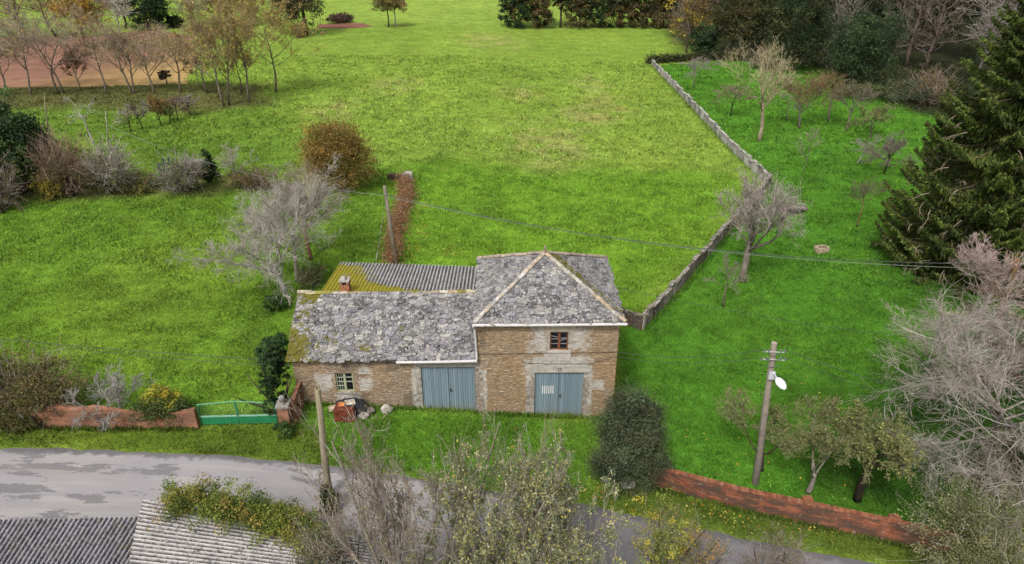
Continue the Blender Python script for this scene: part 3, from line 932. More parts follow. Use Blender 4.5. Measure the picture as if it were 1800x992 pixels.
quoins('door_jamb', D1[1], 0.2, 2.88, 1, T(178, 164, 148), rngh)
quoins('door_jamb', D2[0], 0.05, 2.55, -1, T(184, 174, 162), rngh)
quoins('door_jamb', D2[1], 0.05, 2.55, 1, T(178, 166, 152), rngh)
quoins('window_jamb', W2[0], 3.7, 4.64, -1, T(196, 184, 166), rngh)
quoins('window_jamb', W2[1], 3.7, 4.64, 1, T(200, 190, 174), rngh)
mb = MB(); mb.tube([(2.06, -.028, 2.735), (2.06, -.045, 2.735)], [.085, .08], 12, T(40, 38, 36)); mb.tube([(2.06, -.045, 2.735), (2.06, -.05, 2.735)], [.045, .045], 10, T(230, 226, 216))
mb.build('number_plaque', M['plain'], house)

# --- gutters and pipe
def gutter(pts, r=0.062):
    mb = MB(); pts = np.array(pts, float)
    mb.tube(pts, r, 9, T(218, 214, 212)); return mb.build('gutter', M['plain'], house)
gutter([(UT - 0.1, -0.25, TE - 0.02), (1.5, -0.25, TE - .03), (UR + 0.26, -0.25, TE - 0.02)])
wu = to_house(at_y(697, 634, HY0 - 0.2))[0]
gutter([(wu, -0.26, EZ - 0.04), (-3, -0.26, EZ - .03), (UT + 0.04, -0.26, EZ - 0.0)])
mb = MB(); mb.tube([(UT - 0.08, -0.27, TE - 0.05), (UT - 0.02, -0.13, TE - 0.3), (UT + .02, -0.1, EZ + 0.4), (UT + .03, -0.2, EZ + .05)], 0.05, 8, T(210, 204, 202)); mb.build('downpipe', M['plain'], house)

# ------------------------------------------------------------------ boundary walls
def wall_path(mb, pts, h, th, top_jit=0.0, rng=None):
    """a straight-sided wall swept along ground points, UV in metres"""
    P = np.array(pts, float)
    d = np.gradient(P[:, :2], axis=0); d = nrm(d); n = np.stack([-d[:, 1], d[:, 0]], 1)
    s = np.concatenate([[0], np.cumsum(np.linalg.norm(np.diff(P[:, :2], axis=0), axis=1))])
    z0 = terrain(P[:, 0], P[:, 1])
    hh = np.broadcast_to(np.asarray(h, float), (len(P),)) + (rng.uniform(-top_jit, top_jit, len(P)) if rng is not None else 0)
    A, B = P[:, :2] - n * th / 2, P[:, :2] + n * th / 2
    for side, Q in ((0, A), (1, B)):
        V = np.concatenate([np.c_[Q, z0 - 0.3], np.c_[Q, z0 + hh]])
        k = len(P)
        f = np.array([[i, i + 1, k + i + 1, k + i] for i in range(k - 1)])
        uv = np.concatenate([np.c_[s, s * 0 - 0.3], np.c_[s, hh]])
        mb.add(V, f if side == 0 else f[:, ::-1], (1, 1, 1), uv)
    k = len(P)
    V = np.concatenate([np.c_[A, z0 + hh], np.c_[B, z0 + hh]])
    mb.add(V, [[i, i + 1, k + i + 1, k + i] for i in range(k - 1)], (1, 1, 1), np.concatenate([np.c_[s, hh], np.c_[s, hh + th]]))
    for e in (0, -1):
        V = [[*A[e], z0[e] - .3], [*B[e], z0[e] - .3], [*B[e], z0[e] + hh[e]], [*A[e], z0[e] + hh[e]]]
        mb.add(V, [[0, 1, 2, 3]], (1, 1, 1), [(0, -.3), (th, -.3), (th, hh[e]), (0, hh[e])])
def dense(px_pts, step=0.5):
    P = np.array([G(a, b) for a, b in px_pts])
    s = np.concatenate([[0], np.cumsum(np.linalg.norm(np.diff(P[:, :2], axis=0), axis=1))])
    t = np.linspace(0, s[-1], max(3, int(s[-1] / step)))
    x, y = np.interp(t, s, P[:, 0]), np.interp(t, s, P[:, 1])
    return np.c_[x, y, terrain(x, y)]

rngw = np.random.default_rng(12)
# brick wall by the gate
gp = dense([(-260, 752), (0, 750), (200, 752), (351, 752)], 0.4)
hb = 0.98 + 0.12 * np.sin(np.arange(len(gp)) * 0.35) + 0.05 * np.sin(np.arange(len(gp)) * 1.3)
o = MB(); wall_path(o, gp, hb, 0.2, 0.02, rngw)
tag(o.build('brick_wall', M['brick']), 'low faded orange brick wall along the grass verge, ending at the green gate', 'wall')
# brick wall by the lane on the right
rp = dense([(1138, 850), (1200, 866), (1300, 893), (1450, 925), (1600, 958), (1720, 985), (1850, 1020)], 0.4)
t = thing('brick_wall', 'long stained dark red brick wall sloping along the lane under the orchard', 'wall', (0, 0, 0))
o = MB(); wall_path(o, rp, 0.92, 0.2, 0.012, rngw); o.build('body', M['brick_dark'], t)
o = MB()
for i in range(len(rp) - 1):
    a, b = rp[i], rp[i + 1]
    d = (b - a)[:2]; L = np.linalg.norm(d); ang = math.atan2(d[1], d[0])
    for k in range(4):
        if rngw.random() < 0.02: continue
        q = a + (b - a) * (k + .5) / 4
        Mx = Matrix.Translation((q[0], q[1], terrain(q[0], q[1]) + 0.925)) @ Matrix.Rotation(ang + rngw.uniform(-.03, .03), 4, 'Z')
        c = [T(172, 112, 84), T(164, 104, 78), T(170, 122, 96), T(156, 100, 76)][rngw.integers(4)]
        o.box((-L / 8 + .001, -.112, 0), (L / 8 - .001, .112, .045), c * rngw.uniform(.8, 1.1), .004, rngw, Mx)
o.build('coping', M['stone'], t)
for px_, py_ in ((1420, 912), (1567, 945)):
    p = G(px_, py_)
    j = int(np.argmin(np.hypot(rp[:, 0] - p[0], rp[:, 1] - p[1])))
    o = MB(); o.box((rp[j, 0] - .17, rp[j, 1] - .02, terrain(rp[j, 0], rp[j, 1]) - .2), (rp[j, 0] + .17, rp[j, 1] + .3, terrain(rp[j, 0], rp[j, 1]) + 1.03), T(166, 110, 80), .01, rngw)
    o.build('pier', M['stone'], t)

# field wall of upright stone slabs
def slab_wall(name, label, pts, h, rng, cols):
    P = dense(pts, 0.05)
    s = np.concatenate([[0], np.cumsum(np.linalg.norm(np.diff(P[:, :2], axis=0), axis=1))])
    mb = MB(); u = 0.0
    while u < s[-1]:
        w = rng.uniform(0.45, 1.0)
        x0, y0 = np.interp(u, s, P[:, 0]), np.interp(u, s, P[:, 1])
        u2 = min(u + w, s[-1]); x1, y1 = np.interp(u2, s, P[:, 0]), np.interp(u2, s, P[:, 1])
        ang = math.atan2(y1 - y0, x1 - x0); L = math.hypot(x1 - x0, y1 - y0)
        if L < 0.05: break
        hh = h * rng.uniform(0.86, 1.08); q = rng.uniform(-.03, .03)
        Mx = Matrix.Translation(((x0 + x1) / 2, (y0 + y1) / 2, float(terrain((x0 + x1) / 2, (y0 + y1) / 2)))) @ Matrix.Rotation(ang, 4, 'Z') @ Matrix.Rotation(rng.uniform(-.05, .05), 4, 'X')
        c = cols[rng.integers(len(cols))] * rng.uniform(.75, 1.15)
        mb.box((-L / 2 - .01, -.07 + q, -.3), (L / 2 + .01, .07 + q, hh), c, .02, rng, Mx)
        if rng.random() < 0.8:
            mb.box((-L / 2 - .03, -.13 + q, hh - .02), (L / 2 + .03, .13 + q, hh + .05), cols[0] * rng.uniform(.85, 1.1), .015, rng, Mx)
        u = u2
    return tag(mb.build(name, M['lichen_slab']), label, 'wall')
def lichen_slab_mat():
    b = NB('lichened_slab_material', 0.95, 0.1)
    pos = b.geo()
    c = b.attr()
    c = b.mix(c, (0.06, 0.055, 0.05), b.ramp(b.noise(b.mapping(pos, (1, 1, 0.25)), 2.2, 6, 0.72), [(0.50, 0.0), (0.62, 0.85)]))
    c = b.mix(c, (0.40, 0.39, 0.36), b.ramp(b.noise(pos, 4.5, 6, 0.75), [(0.55, 0.0), (0.64, 0.75)]))
    c = b.mix(c, b.ramp(b.noise(pos, 18, 4), [(0.3, 0.7), (0.7, 1.2)]), 1.0, 'MULTIPLY')
    b.bump(b.noise(pos, 12, 4), 0.6, 0.03)
    return b.col(c)
M['lichen_slab'] = lichen_slab_mat()
slab_wall('slab_wall', 'pale lichened stone slab wall climbing away between the meadow and the orchard', WALL_UP, 0.95, rngw, [T(186, 182, 172), T(160, 156, 148), T(200, 196, 188)])
slab_wall('slab_wall', 'dark streaked stone slab wall running down from the field corner to the house', WALL_DN, 1.0, rngw, [T(150, 142, 128), T(112, 102, 90), T(136, 126, 112), T(176, 168, 156)])
slab_wall('slab_wall', 'short brown stone wall joining the tower to the field wall', [(1128, 580), (1096, 569), (1088, 567)], 1.0, rngw, [T(120, 106, 88), T(100, 86, 72)])

# ------------------------------------------------------------------ gate, pillar, wing wall
ga, gb = G(354, 748), G(490, 746)
gd = gb - ga; glen = np.linalg.norm(gd[:2])
t = thing('metal_gate', 'green double metal gate with arched top rail and solid lower panels', 'gate', ga, math.atan2(gd[1], gd[0]))
gc, gd2 = T(44, 136, 88), T(66, 150, 108)
for sgn in (0, 1):
    mb = MB(); a, b = (0.02, glen / 2 - .015) if sgn == 0 else (glen / 2 + .015, glen - .02)
    mb.box((a, -.02, .08), (b, .02, .46), gc); mb.box((a, -.03, .44), (b, .03, .49), T(150, 196, 170)); mb.box((a, -.028, .06), (b, .028, .1), gc)
    mb.build('lower_panel', M['metal'], t)
    mb = MB()
    us = np.linspace(a, b, 12); top = 1.08 + 0.14 * (1 - np.abs(us / glen * 2 - 1))
    mb.tube([(u, 0, z) for u, z in zip(us, top)], .024, 6, T(96, 168, 128))
    for u in (a + .02, b - .02): mb.tube([(u, 0, .02), (u, 0, np.interp(u, us, top))], .028, 6, gd2)
    mb.build('frame', M['metal'], t)
    mb = MB()
    for u in np.linspace(a, b, 13)[1:-1]: mb.tube([(u, 0, .46), (u, 0, np.interp(u, us, top))], .010, 5, gd2)
    mb.build('bars', M['metal'], t)

pp = G(505, 752)
t = thing('gate_pillar', 'square red brick gate pillar topped with a grey stone ball', 'pillar', pp, 0.05)
mb = MB()
pw, phh = 0.22, 1.18
for (x0, y0, x1, y1) in ((-pw, -pw, pw, -pw), (pw, -pw, pw, pw), (pw, pw, -pw, pw), (-pw, pw, -pw, -pw)):
    mb.add([[x0, y0, -.2], [x1, y1, -.2], [x1, y1, phh], [x0, y0, phh]], [[0, 1, 2, 3]], (1, 1, 1), [(0, -.2), (2 * pw, -.2), (2 * pw, phh), (0, phh)])
mb.build('shaft', M['brick'], t)
mb = MB(); mb.box((-.27, -.27, phh), (.27, .27, phh + .09), T(172, 166, 158), .01, rngw); mb.build('cap', M['stone'], t)
mb = MB()
prof = [(.12, 0), (.10, .06), (.05, .1), (.05, .13), (.11, .18), (.135, .26), (.11, .34), (.06, .39), (.01, .4)]
mb.tube([(0, 0, phh + .09 + z) for r, z in prof], [r for r, z in prof], 10, T(168, 168, 166)); mb.build('stone_ball', M['stone'], t, smooth=True)
wa, wb = pp + np.array([0.2, 0.22, 0]), np.array([*(np.array([UL, 0.0]) + [0.15, HY0]), 0.0])
k = 12; xs, ys = np.linspace(wa[0], wb[0], k), np.linspace(wa[1], wb[1], k)
mb = MB(); wall_path(mb, np.c_[xs, ys, terrain(xs, ys)], np.linspace(0.95, 1.25, k), .18, .02, rngw)
tag(mb.build('brick_wall', M['brick']), 'short mossy orange brick wall from the gate pillar to the house corner', 'wall')

# ------------------------------------------------------------------ poles, lamp, cables
def top_at(base, px, py):
    """point seen at a pixel at the same distance as base"""
    return at_y(px, py, base[1])
def pole(name, label, cat, base, top, r0, r1, cols, mat='wood', group=None, n=9, wob=0.01):
    t = thing(name, label, cat, base, 0, group)
    mb = MB()
    q = np.linspace(0, 1, n)[:, None]
    pts = (np.array(top) - base)[None] * q; pts[0, 2] -= 0.3
    pts[1:-1] += rngw.uniform(-wob, wob, (n - 2, 3)) * [1, 1, 0]
    c = np.repeat(np.array([cols[0] * (1 - v) + cols[1] * v for v in q[:, 0]]), 12, 0)
    mb.tubes(pts[None], (r0 + (r1 - r0) * q[:, 0])[None], 12, (1, 1, 1))
    mb.c[-1] = c
    mb.build('shaft', M[mat], t, smooth=False)
    return t
p1, p1t = G(697, 466), None
p1t = top_at(p1, 676, 328)
t = pole('utility_pole', 'leaning grey wooden pole carrying the long cable behind the house', 'utility pole', p1, p1t, .15, .10, (T(110, 92, 72), T(176, 166, 150)))
mb = MB(); mb.tube([tuple((p1t - p1) * .9 + [-.18, -.1, 0]), tuple((p1t - p1) * .9 + [.18, -.1, .02])], .03, 6, T(90, 90, 86)); mb.build('bracket', M['metal'], t)
gy = G(661, 458)
mb = MB(); mb.tube([tuple(gy - p1), tuple((p1t - p1) * .86)], .016, 5, T(150, 150, 140)); mb.build('guy_wire', M['metal'], t)
mb = MB(); mb.tube([tuple(gy - p1), tuple((gy - p1) * .86 + (p1t - p1) * .86 * .14)], .04, 6, T(200, 200, 190)); mb.build('guy_guard', M['metal'], t)

p2 = G(1328, 850); p2t = top_at(p2, 1361, 603)
t2 = pole('utility_pole', 'tall grey pole with a white street lamp behind the red brick wall', 'utility pole', p2, p2t, .138, .102, (T(122, 112, 104), T(182, 168, 152)), 'concrete')
d2 = p2t - p2
mb = MB()
for f_, w_ in ((.955, .36), (.905, .42)):
    c = d2 * f_
    mb.tube([tuple(c + [-w_, -.13, .02]), tuple(c + [w_, -.13, -.02])], .02, 6, T(190, 190, 186))
    for sx in (-w_, -w_ * .6, w_ * .6, w_): mb.tube([tuple(c + [sx, -.13, -.02]), tuple(c + [sx, -.13, .09])], .035, 6, T(120, 128, 124))
mb.build('insulator_bracket', M['metal'], t2)
mb = MB()
for f_, r_ in ((.93, .32), (.88, .26), (.95, .22)):
    c = d2 * f_; a = np.linspace(math.pi, 2 * math.pi, 9)
    mb.tube([tuple(c + [math.cos(q) * r_, -.15, math.sin(q) * r_ * .55]) for q in a], .014, 5, T(44, 60, 56))
mb.build('cable_loop', M['cable'], t2)
lp = thing('street_lamp', 'white street lamp head on a short arm fixed to the tall grey pole', 'street lamp', p2 + d2 * .80, math.radians(0))
mb = MB(); mb.tube([(0, -.1, .12), (.06, -.3, .14), (.12, -.5, .08)], .03, 7, T(200, 200, 204)); mb.build('arm', M['metal'], lp)
mb = MB(); mb.box((-.12, -.22, -.1), (.10, -.12, .2), T(216, 216, 224), .01, rngw); mb.build('control_box', M['metal'], lp)
mb = MB()
nn = 14; q = np.linspace(0, 1, nn)
pts = np.array([[.10 + .12 * v, -.42 - .5 * v, .12 - .16 * v] for v in q]); rr = .17 * np.sin(np.pi * np.clip(q * .86 + .12, 0, 1)) ** .6
mb.tube(pts, rr, 14, T(248, 248, 252)); mb.v[-1][:, 2] = (mb.v[-1][:, 2] - .04) * .75 + .04
mb.build('lamp_head', M['plain'], lp, smooth=True)

p3 = G(578, 872); p3t = top_at(p3, 558, 684)
t3 = pole('wooden_post', 'mossy broken topped wooden pole standing by the lane in front of the house', 'post', p3, p3t, .14, .10, (T(150, 140, 124), T(196, 184, 150)), wob=.02)
mb = MB()
e = (p3t - p3)
for a, hh in ((0.2, .16), (1.6, .05), (2.7, .24), (4.1, .12), (5.2, .04)):
    mb.tube([tuple(e + [math.cos(a) * .06, math.sin(a) * .06, -.12]), tuple(e + [math.cos(a) * .06, math.sin(a) * .06, hh])], [.045, .012], 5, T(170, 160, 130))
mb.build('splintered_top', M['wood'], t3)

pf = G(192, 278); pft = top_at(pf, 186, 196)
pole('utility_pole', 'distant thin pale pole among the hedgerow bushes at the left cable end', 'utility pole', pf, pft, .065, .045, (T(120, 110, 96), T(206, 200, 186)))
ps = G(86, 250); pst = top_at(ps, 78, 168)
pole('wooden_post', 'slim pale post rising above the dark bush on the left', 'post', ps, pst, .07, .05, (T(120, 110, 96), T(180, 170, 140)))
pb = G(392, 78); pbt = top_at(pb, 383, -12)
pole('utility_pole', 'far grey pole rising among the brown trees at the top left', 'utility pole', pb, pbt, .14, .10, (T(120, 108, 96), T(170, 160, 150)))
pr = G(1752, 580); prt = top_at(pr, 1788, 455)
t = pole('utility_pole', 'leaning brown wooden pole with orange cut top among bare trees on the right', 'utility pole', pr, prt, .2, .15, (T(104, 84, 66), T(150, 120, 90)), wob=.03)

def cable(name, label, a, b, sag, r=.014, mat='cable', group=None):
    a, b = np.array(a), np.array(b)
    q = np.linspace(0, 1, 33)[:, None]
    pts = a * (1 - q) + b * q; pts[:, 2] -= (4 * q * (1 - q))[:, 0] * sag
    mb = MB(); mb.tube(pts, r, 5, (1, 1, 1))
    return tag(mb.build(name, M[mat]), label, 'cable', group)
top1 = p1 + (p1t - p1) * .90
cable('cable', 'slack pale cable from the far left pole to the pole behind the house', pf + (pft - pf) * .72, top1 + [-.1, -.1, 0], 1.0, .014, 'pale_cable')
cable('cable', 'long upper cable crossing the meadow from the pole behind the house to the right trees', top1 + [.1, -.1, 0.02], pr + (prt - pr) * .93, 1.15, .018)
cable('cable', 'thin lower cable hung just beneath the long one across the orchard', top1 + [.1, -.05, -.12], pr + (prt - pr) * .86, 1.0, .012, 'pale_cable')
def hw(u, v, z):
    c, s = math.cos(HYAW), math.sin(HYAW)
    return np.array([u * c - v * s, HY0 + u * s + v * c, z])
L2 = p2 + d2 * .955; L3 = p2 + d2 * .905
cable('service_cable', 'upper thin service cable from the lamp pole to the tower corner', L2 + [-.36, -.13, .1], hw(UR + .04, -.05, 3.62), .28, .010)
cable('service_cable', 'lower thin service cable from the lamp pole to the tower corner', L3 + [-.42, -.13, .1], hw(UR + .04, -.05, 3.40), .30, .008)
mb = MB(); mb.tube([hw(UR + .03, -.03, 3.62), hw(3.2, -.035, 3.60), hw(0.5, -.03, 3.56), hw(UT, -.035, 3.55)], .010, 5); mb.tube([hw(UR + .03, -.03, 3.40), hw(3.3, -.035, 3.02), hw(1.4, -.035, 3.04), hw(0.4, -.035, 3.1)], .008, 5)
tag(mb.build('wall_cable', M['cable']), 'thin dark cables clipped across the tower front between window and door', 'cable')
cable('service_cable', 'upper thin cable from the wing eave across the left meadow', hw(UL + .1, -.2, 3.40), at_y(-60, 590, 25.5), .12, .013)
cable('service_cable', 'lower thin cable from the wing eave across the left meadow', hw(UL + .1, -.22, 3.18), at_y(120, 612, 25.0), .12, .009)
cable('service_cable', 'thin cable running right from the lamp pole towards the bare trees', L2 + [.36, -.13, .1], at_y(1860, 742, 21.5), .35, .011)
cable('service_cable', 'second thin cable running right below it from the lamp pole', L3 + [.42, -.13, .1], at_y(1860, 770, 21.5), .35, .008)
cable('service_cable', 'thin cable from the tower roof edge across the orchard grass', hw(UR + .2, 3.0, TE), at_y(1830, 612, 29), .5, .010)

# ------------------------------------------------------------------ small things by the house and in the fields
def rock_bm(mb, c, r, rng, col, flat=.7, n=9, m=6):
    th = np.linspace(0, 2 * math.pi, n, endpoint=False); ph = np.linspace(.12, math.pi - .12, m)
    V = np.array([[math.cos(a) * math.sin(b), math.sin(a) * math.sin(b), math.cos(b) * flat] for b in ph for a in th])
    V = V * (1 + rng.uniform(-.22, .22, (len(V), 1))) * np.array([1, rng.uniform(.6, 1), 1]) * r
    f = [[i * n + j, i * n + (j + 1) % n, (i + 1) * n + (j + 1) % n, (i + 1) * n + j] for i in range(m - 1) for j in range(n)]
    mb.add(V + np.array(c), f, col)
    b0 = mb.n - n * m
    mb.f.setdefault(n, []).append(np.array([[b0 + j for j in range(n)], [b0 + (m - 1) * n + j for j in range(n - 1, -1, -1)]]))
bp = G(606, 742)
mb = MB()
for k in range(6):
    for r_ in range(2):
        for i in range(3):
            mb.box((i * .28 - .42 + rngw.uniform(-.02, .02), r_ * .26 - .02, k * .105), (i * .28 - .15, r_ * .26 + .22, k * .105 + .095), T(140, 76, 56) * rngw.uniform(.65, 1.2), .012, rngw)
tag(mb.build('brick_stack', M['stone'], loc=bp), 'small stack of dark red hollow bricks by the house wall', 'bricks')
mb = MB()
g = 13; X, Yv = np.meshgrid(np.linspace(-.62, .62, g), np.linspace(.1, .95, g)); rr = rngw.uniform(-.05, .05, X.shape)
Z = .62 - .45 * np.abs(X) ** 2.2 - .5 * np.clip(Yv - .5, 0, 1) + rr
Vt = np.c_[X.ravel(), Yv.ravel(), Z.ravel()]; idx = np.arange(g * g).reshape(g, g)
f = np.stack([idx[:-1, :-1], idx[:-1, 1:], idx[1:, 1:], idx[1:, :-1]], -1).reshape(-1, 4)
mb.add(Vt, f, T(40, 42, 50)); mb.add(Vt - [0, 0, .02], f[:, ::-1], T(30, 30, 36))
tag(mb.build('tarpaulin', M['plain'], loc=bp + [.12, .12, .06]), 'crumpled black plastic sheet over the brick stack by the wall', 'tarpaulin')
for (dx, dy, dz, r, col, lab) in ((-.5, .35, .5, .2, T(206, 190, 160), 'cream broken stone lying left on the black sheet'), (-.12, .3, .70, .15, T(222, 140, 84), 'orange tile fragment on the black sheet'),
                                  (.22, .42, .72, .2, T(206, 196, 178), 'flat pale slab lying on the black sheet')):
    mb = MB(); Mx = Matrix.Translation((0, 0, 0)) @ Matrix.Rotation(rngw.uniform(-.5, .5), 4, 'Z') @ Matrix.Rotation(.35, 4, 'X')
    mb.box((-r, -r * .6, -.05), (r, r * .6, .05), col, .03, rngw, Mx)
    tag(mb.build('rubble_stone', M['stone'], loc=bp + [dx, dy, dz]), lab, 'stone')
for (px_, py_, r, col, lab) in ((632, 722, .34, T(176, 170, 160), 'large grey lichened boulder beside the black sheet'), (640, 734, .22, T(196, 190, 180), 'small whitish rock in front of the grey boulder'),
                                (651, 726, .22, T(136, 130, 124), 'rounded dull grey stone on the grass right of the boulders'), (681, 724, .26, T(206, 198, 186), 'pale pointed stone leaning on the wing wall')):
    mb = MB(); p = G(px_, py_); rock_bm(mb, (0, 0, r * .55), r, rngw, col, .95 if r > .25 else .7)
    tag(mb.build('boulder', M['stone'], loc=p), lab, 'stone')
for (px_, py_, r, lab) in ((1484, 928, .26, 'pale grey stone leaning at the foot of the red wall'), (1503, 934, .2, 'smaller grey stone beside it under the red wall'), (1104, 856, .3, 'white stone under the dark rounded bush'), (1062, 846, .14, 'tiny white stone at the left foot of the dark bush')):
    mb = MB(); p = G(px_, py_); rock_bm(mb, (0, 0, r * .4), r, rngw, T(190, 184, 172), .6)
    tag(mb.build('boulder', M['stone'], loc=p), lab, 'stone')
# stone trough
tp = G(1443, 442)
mb = MB(); c = T(196, 178, 150)
mb.box((-.42, -.3, 0), (.42, -.18, .34), c, .02, rngw); mb.box((-.42, .18, 0), (.42, .3, .34), c, .02, rngw)
mb.box((-.42, -.18, 0), (-.3, .18, .34), c, .02, rngw); mb.box((.3, -.18, 0), (.42, .18, .34), c * .9, .02, rngw); mb.box((-.3, -.18, 0), (.3, .18, .1), T(90, 76, 62))
o = tag(mb.build('stone_trough', M['stone'], loc=tp), 'small square stone trough on the orchard lawn', 'trough'); o.rotation_euler = (0, 0, .25)
# slab ruin behind the big bare orchard tree
sp = G(1383, 374)
mb = MB()
for (x, y, z, a, l, w) in ((-.9, .2, .25, .3, 1.3, .8), (.1, -.1, .45, -.1, 1.2, .9), (.95, .1, .35, .2, 1.1, .7), (.3, .6, .2, .5, 1.5, .7), (-.4, -.3, .12, .1, 1.0, .5)):
    Mx = Matrix.Translation((x, y, z)) @ Matrix.Rotation(a, 4, 'Z') @ Matrix.Rotation(rngw.uniform(-.25, .25), 4, 'X')
    mb.box((-l / 2, -w / 2, -.07), (l / 2, w / 2, .07), T(128, 120, 110) * rngw.uniform(.7, 1.15), .04, rngw, Mx)
    mb.box((-l / 2 + .1, -w / 2 + .1, -.6), (l / 2 - .1, w / 2 - .1, -.07), T(90, 80, 70), .04, rngw, Mx)
tag(mb.build('stone_slab_pile', M['stone'], loc=sp), 'heap of broken grey slabs beside the field wall corner', 'stones')
# ruin at the head of the bracken strip
rp_ = G(706, 316)
mb = MB()
mb.box((-1.1, -.2, -.1), (-.5, .25, .5), T(86, 76, 64), .05, rngw); mb.box((-.5, -.15, -.1), (.3, .2, .4), T(110, 100, 88), .05, rngw)
mb.box((.2, -.2, -.1), (.9, .25, .62), T(206, 202, 196), .06, rngw); mb.box((-1.0, .25, -.1), (.8, .5, .3), T(80, 72, 62), .05, rngw)
tag(mb.build('wall_stub', M['stone'], loc=rp_), 'crumbled stub of stone wall at the head of the dead bracken strip', 'ruin')
# little stone hut and green railing in the hedgerow
hp = G(352, 312)
t = thing('stone_hut', 'tiny stone hut with a grey slab roof half hidden in the hedgerow', 'hut', hp, .25); t.scale = (.75, .75, .62)
mb = MB(); mb.box((-.9, -.8, -.2), (.9, .9, 1.5), T(110, 100, 88), .04, rngw); mb.build('wall', M['stone'], t)
mb = MB(); mb.add([[-1.1, -1.05, 1.45], [1.1, -1.05, 1.45], [1.1, 1.1, 2.0], [-1.1, 1.1, 2.0], [-1.1, -1.05, 1.57], [1.1, -1.05, 1.57], [1.1, 1.1, 2.12], [-1.1, 1.1, 2.12]], [[3, 2, 1, 0], [4, 5, 6, 7], [0, 1, 5, 4], [2, 3, 7, 6], [0, 4, 7, 3], [1, 2, 6, 5]], T(146, 138, 132)); mb.build('roof', M['stone'], t)
fp = G(284, 312)
t = thing('railing', 'dark green metal railing posts standing in the hedgerow gap', 'railing', fp, .8)
for i in range(3):
    mb = MB(); mb.box((i * .45 - .06, -.06, -.2), (i * .45 + .06, .06, 1.5 - .25 * (i == 0)), T(36, 84, 66), .01, rngw); mb.build('post', M['metal'], t)
mb = MB(); mb.box((-.1, -.02, 1.0), (1.1, .02, 1.12), T(44, 96, 76)); mb.box((-.1, -.02, .5), (1.1, .02, .62), T(44, 96, 76)); mb.build('rails', M['metal'], t)

# ------------------------------------------------------------------ sheds at the near left
def at_h(px, py, h):
    p = at_z(px, py, h); return p
shed = thing('shed', 'old shed with lichened corrugated sheets seen from above beside the lane', 'shed', (0, 0, 0))
A0, A1 = at_h(-420, 922, 2.3), at_h(300, 908, 2.3)
B0, B1 = at_h(-560, 1120, 2.8), at_h(176, 1110, 2.8)
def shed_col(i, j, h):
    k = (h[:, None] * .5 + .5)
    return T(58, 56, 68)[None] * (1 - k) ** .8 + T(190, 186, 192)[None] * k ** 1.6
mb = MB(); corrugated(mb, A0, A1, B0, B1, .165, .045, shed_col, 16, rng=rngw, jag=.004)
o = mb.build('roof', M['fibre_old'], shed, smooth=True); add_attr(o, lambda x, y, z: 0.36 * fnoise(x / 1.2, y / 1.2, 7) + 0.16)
C0, C1 = at_h(251, 880, 3.05), at_h(200, 1105, 3.05)
E0, E1 = at_h(640, 948, 2.15), at_h(720, 1130, 2.15)
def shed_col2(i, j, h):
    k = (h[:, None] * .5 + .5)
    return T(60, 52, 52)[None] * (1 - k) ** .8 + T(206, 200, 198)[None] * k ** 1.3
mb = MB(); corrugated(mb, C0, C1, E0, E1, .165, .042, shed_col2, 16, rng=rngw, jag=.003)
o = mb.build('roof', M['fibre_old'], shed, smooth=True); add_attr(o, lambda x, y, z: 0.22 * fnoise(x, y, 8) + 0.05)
mb = MB()
def prism(mb, tops, inset=0.25, drop=.12, z0=-.3):
    P = np.array(tops, float); c = P.mean(0); P = P + (c - P) * np.array([.06, .06, 0]); P[:, 2] -= drop
    n = len(P); Q = P.copy(); Q[:, 2] = z0
    mb.add(np.concatenate([P, Q]), [[i, (i + 1) % n, n + (i + 1) % n, n + i] for i in range(n)])
prism(mb, [A0, A1, B1, B0]); mb.build('wall', M['stone_wing'], shed)
mb = MB(); prism(mb, [C0, E0, E1, C1]); mb.build('wall', M['stone_wing'], shed)

# ------------------------------------------------------------------ vegetation builders
def perp_dirs(d, ang, rng):
    r = rng.normal(size=d.shape)
    p = nrm(r - (r * d).sum(1, keepdims=True) * d)
    return nrm(d * np.cos(ang)[:, None] + p * np.sin(ang)[:, None])

def grow(st, d, L, K, wig, trop, rng, r0, r1):
    pts = [st]; n = len(st)
    for k in range(K):
        d = nrm(d + rng.normal(size=d.shape) * wig + np.array([0, 0, trop]))
        pts.append(pts[-1] + d * (L / K)[:, None])
    P = np.stack(pts, 1)
    q = np.linspace(0, 1, K + 1)[None, :]
    R = r0[:, None] * (1 - q) + r1[:, None] * q
    return P, R

def kids(P, R, L, n, t0, t1, ang, ratio, K, wig, trop, rng, rmin, taper=0.45):
    N = len(P)
    par = np.repeat(np.arange(N), n)
    t = rng.uniform(t0, t1, len(par))
    kk = P.shape[1] - 1
    s = np.minimum((t * kk).astype(int), kk - 1); f = t * kk - s
    a, b = P[par, s], P[par, s + 1]
    st = a * (1 - f)[:, None] + b * f[:, None]
    rr = R[par, s] * (1 - f) + R[par, s + 1] * f
    d = perp_dirs(nrm(b - a), rng.normal(ang, ang * 0.3, len(par)), rng)
    ln = L[par] * ratio * rng.uniform(0.55, 1.15, len(par)) * (1.15 - 0.5 * t)
    r0 = np.maximum(rr * 0.45, rmin)
    P2, R2 = grow(st, d, ln, K, wig, trop, rng, r0, np.maximum(r0 * taper, rmin * 0.7))
    return P2, R2, ln

def fit_scale(parts, H, Wd, off=(0, 0)):
    pts = np.concatenate([p.reshape(-1, 3) for p in parts])
    z1 = np.percentile(pts[:, 2], 99.7)
    top = pts[pts[:, 2] > 0.15 * z1]
    cxy = (np.percentile(top[:, :2], 2, axis=0) + np.percentile(top[:, :2], 98, axis=0)) / 2
    w = np.percentile(np.abs(top[:, :2] - cxy), 97.5, axis=0)
    sx = Wd / 2 / w
    s = np.array([sx[0], sx[1], H / z1])
    return s

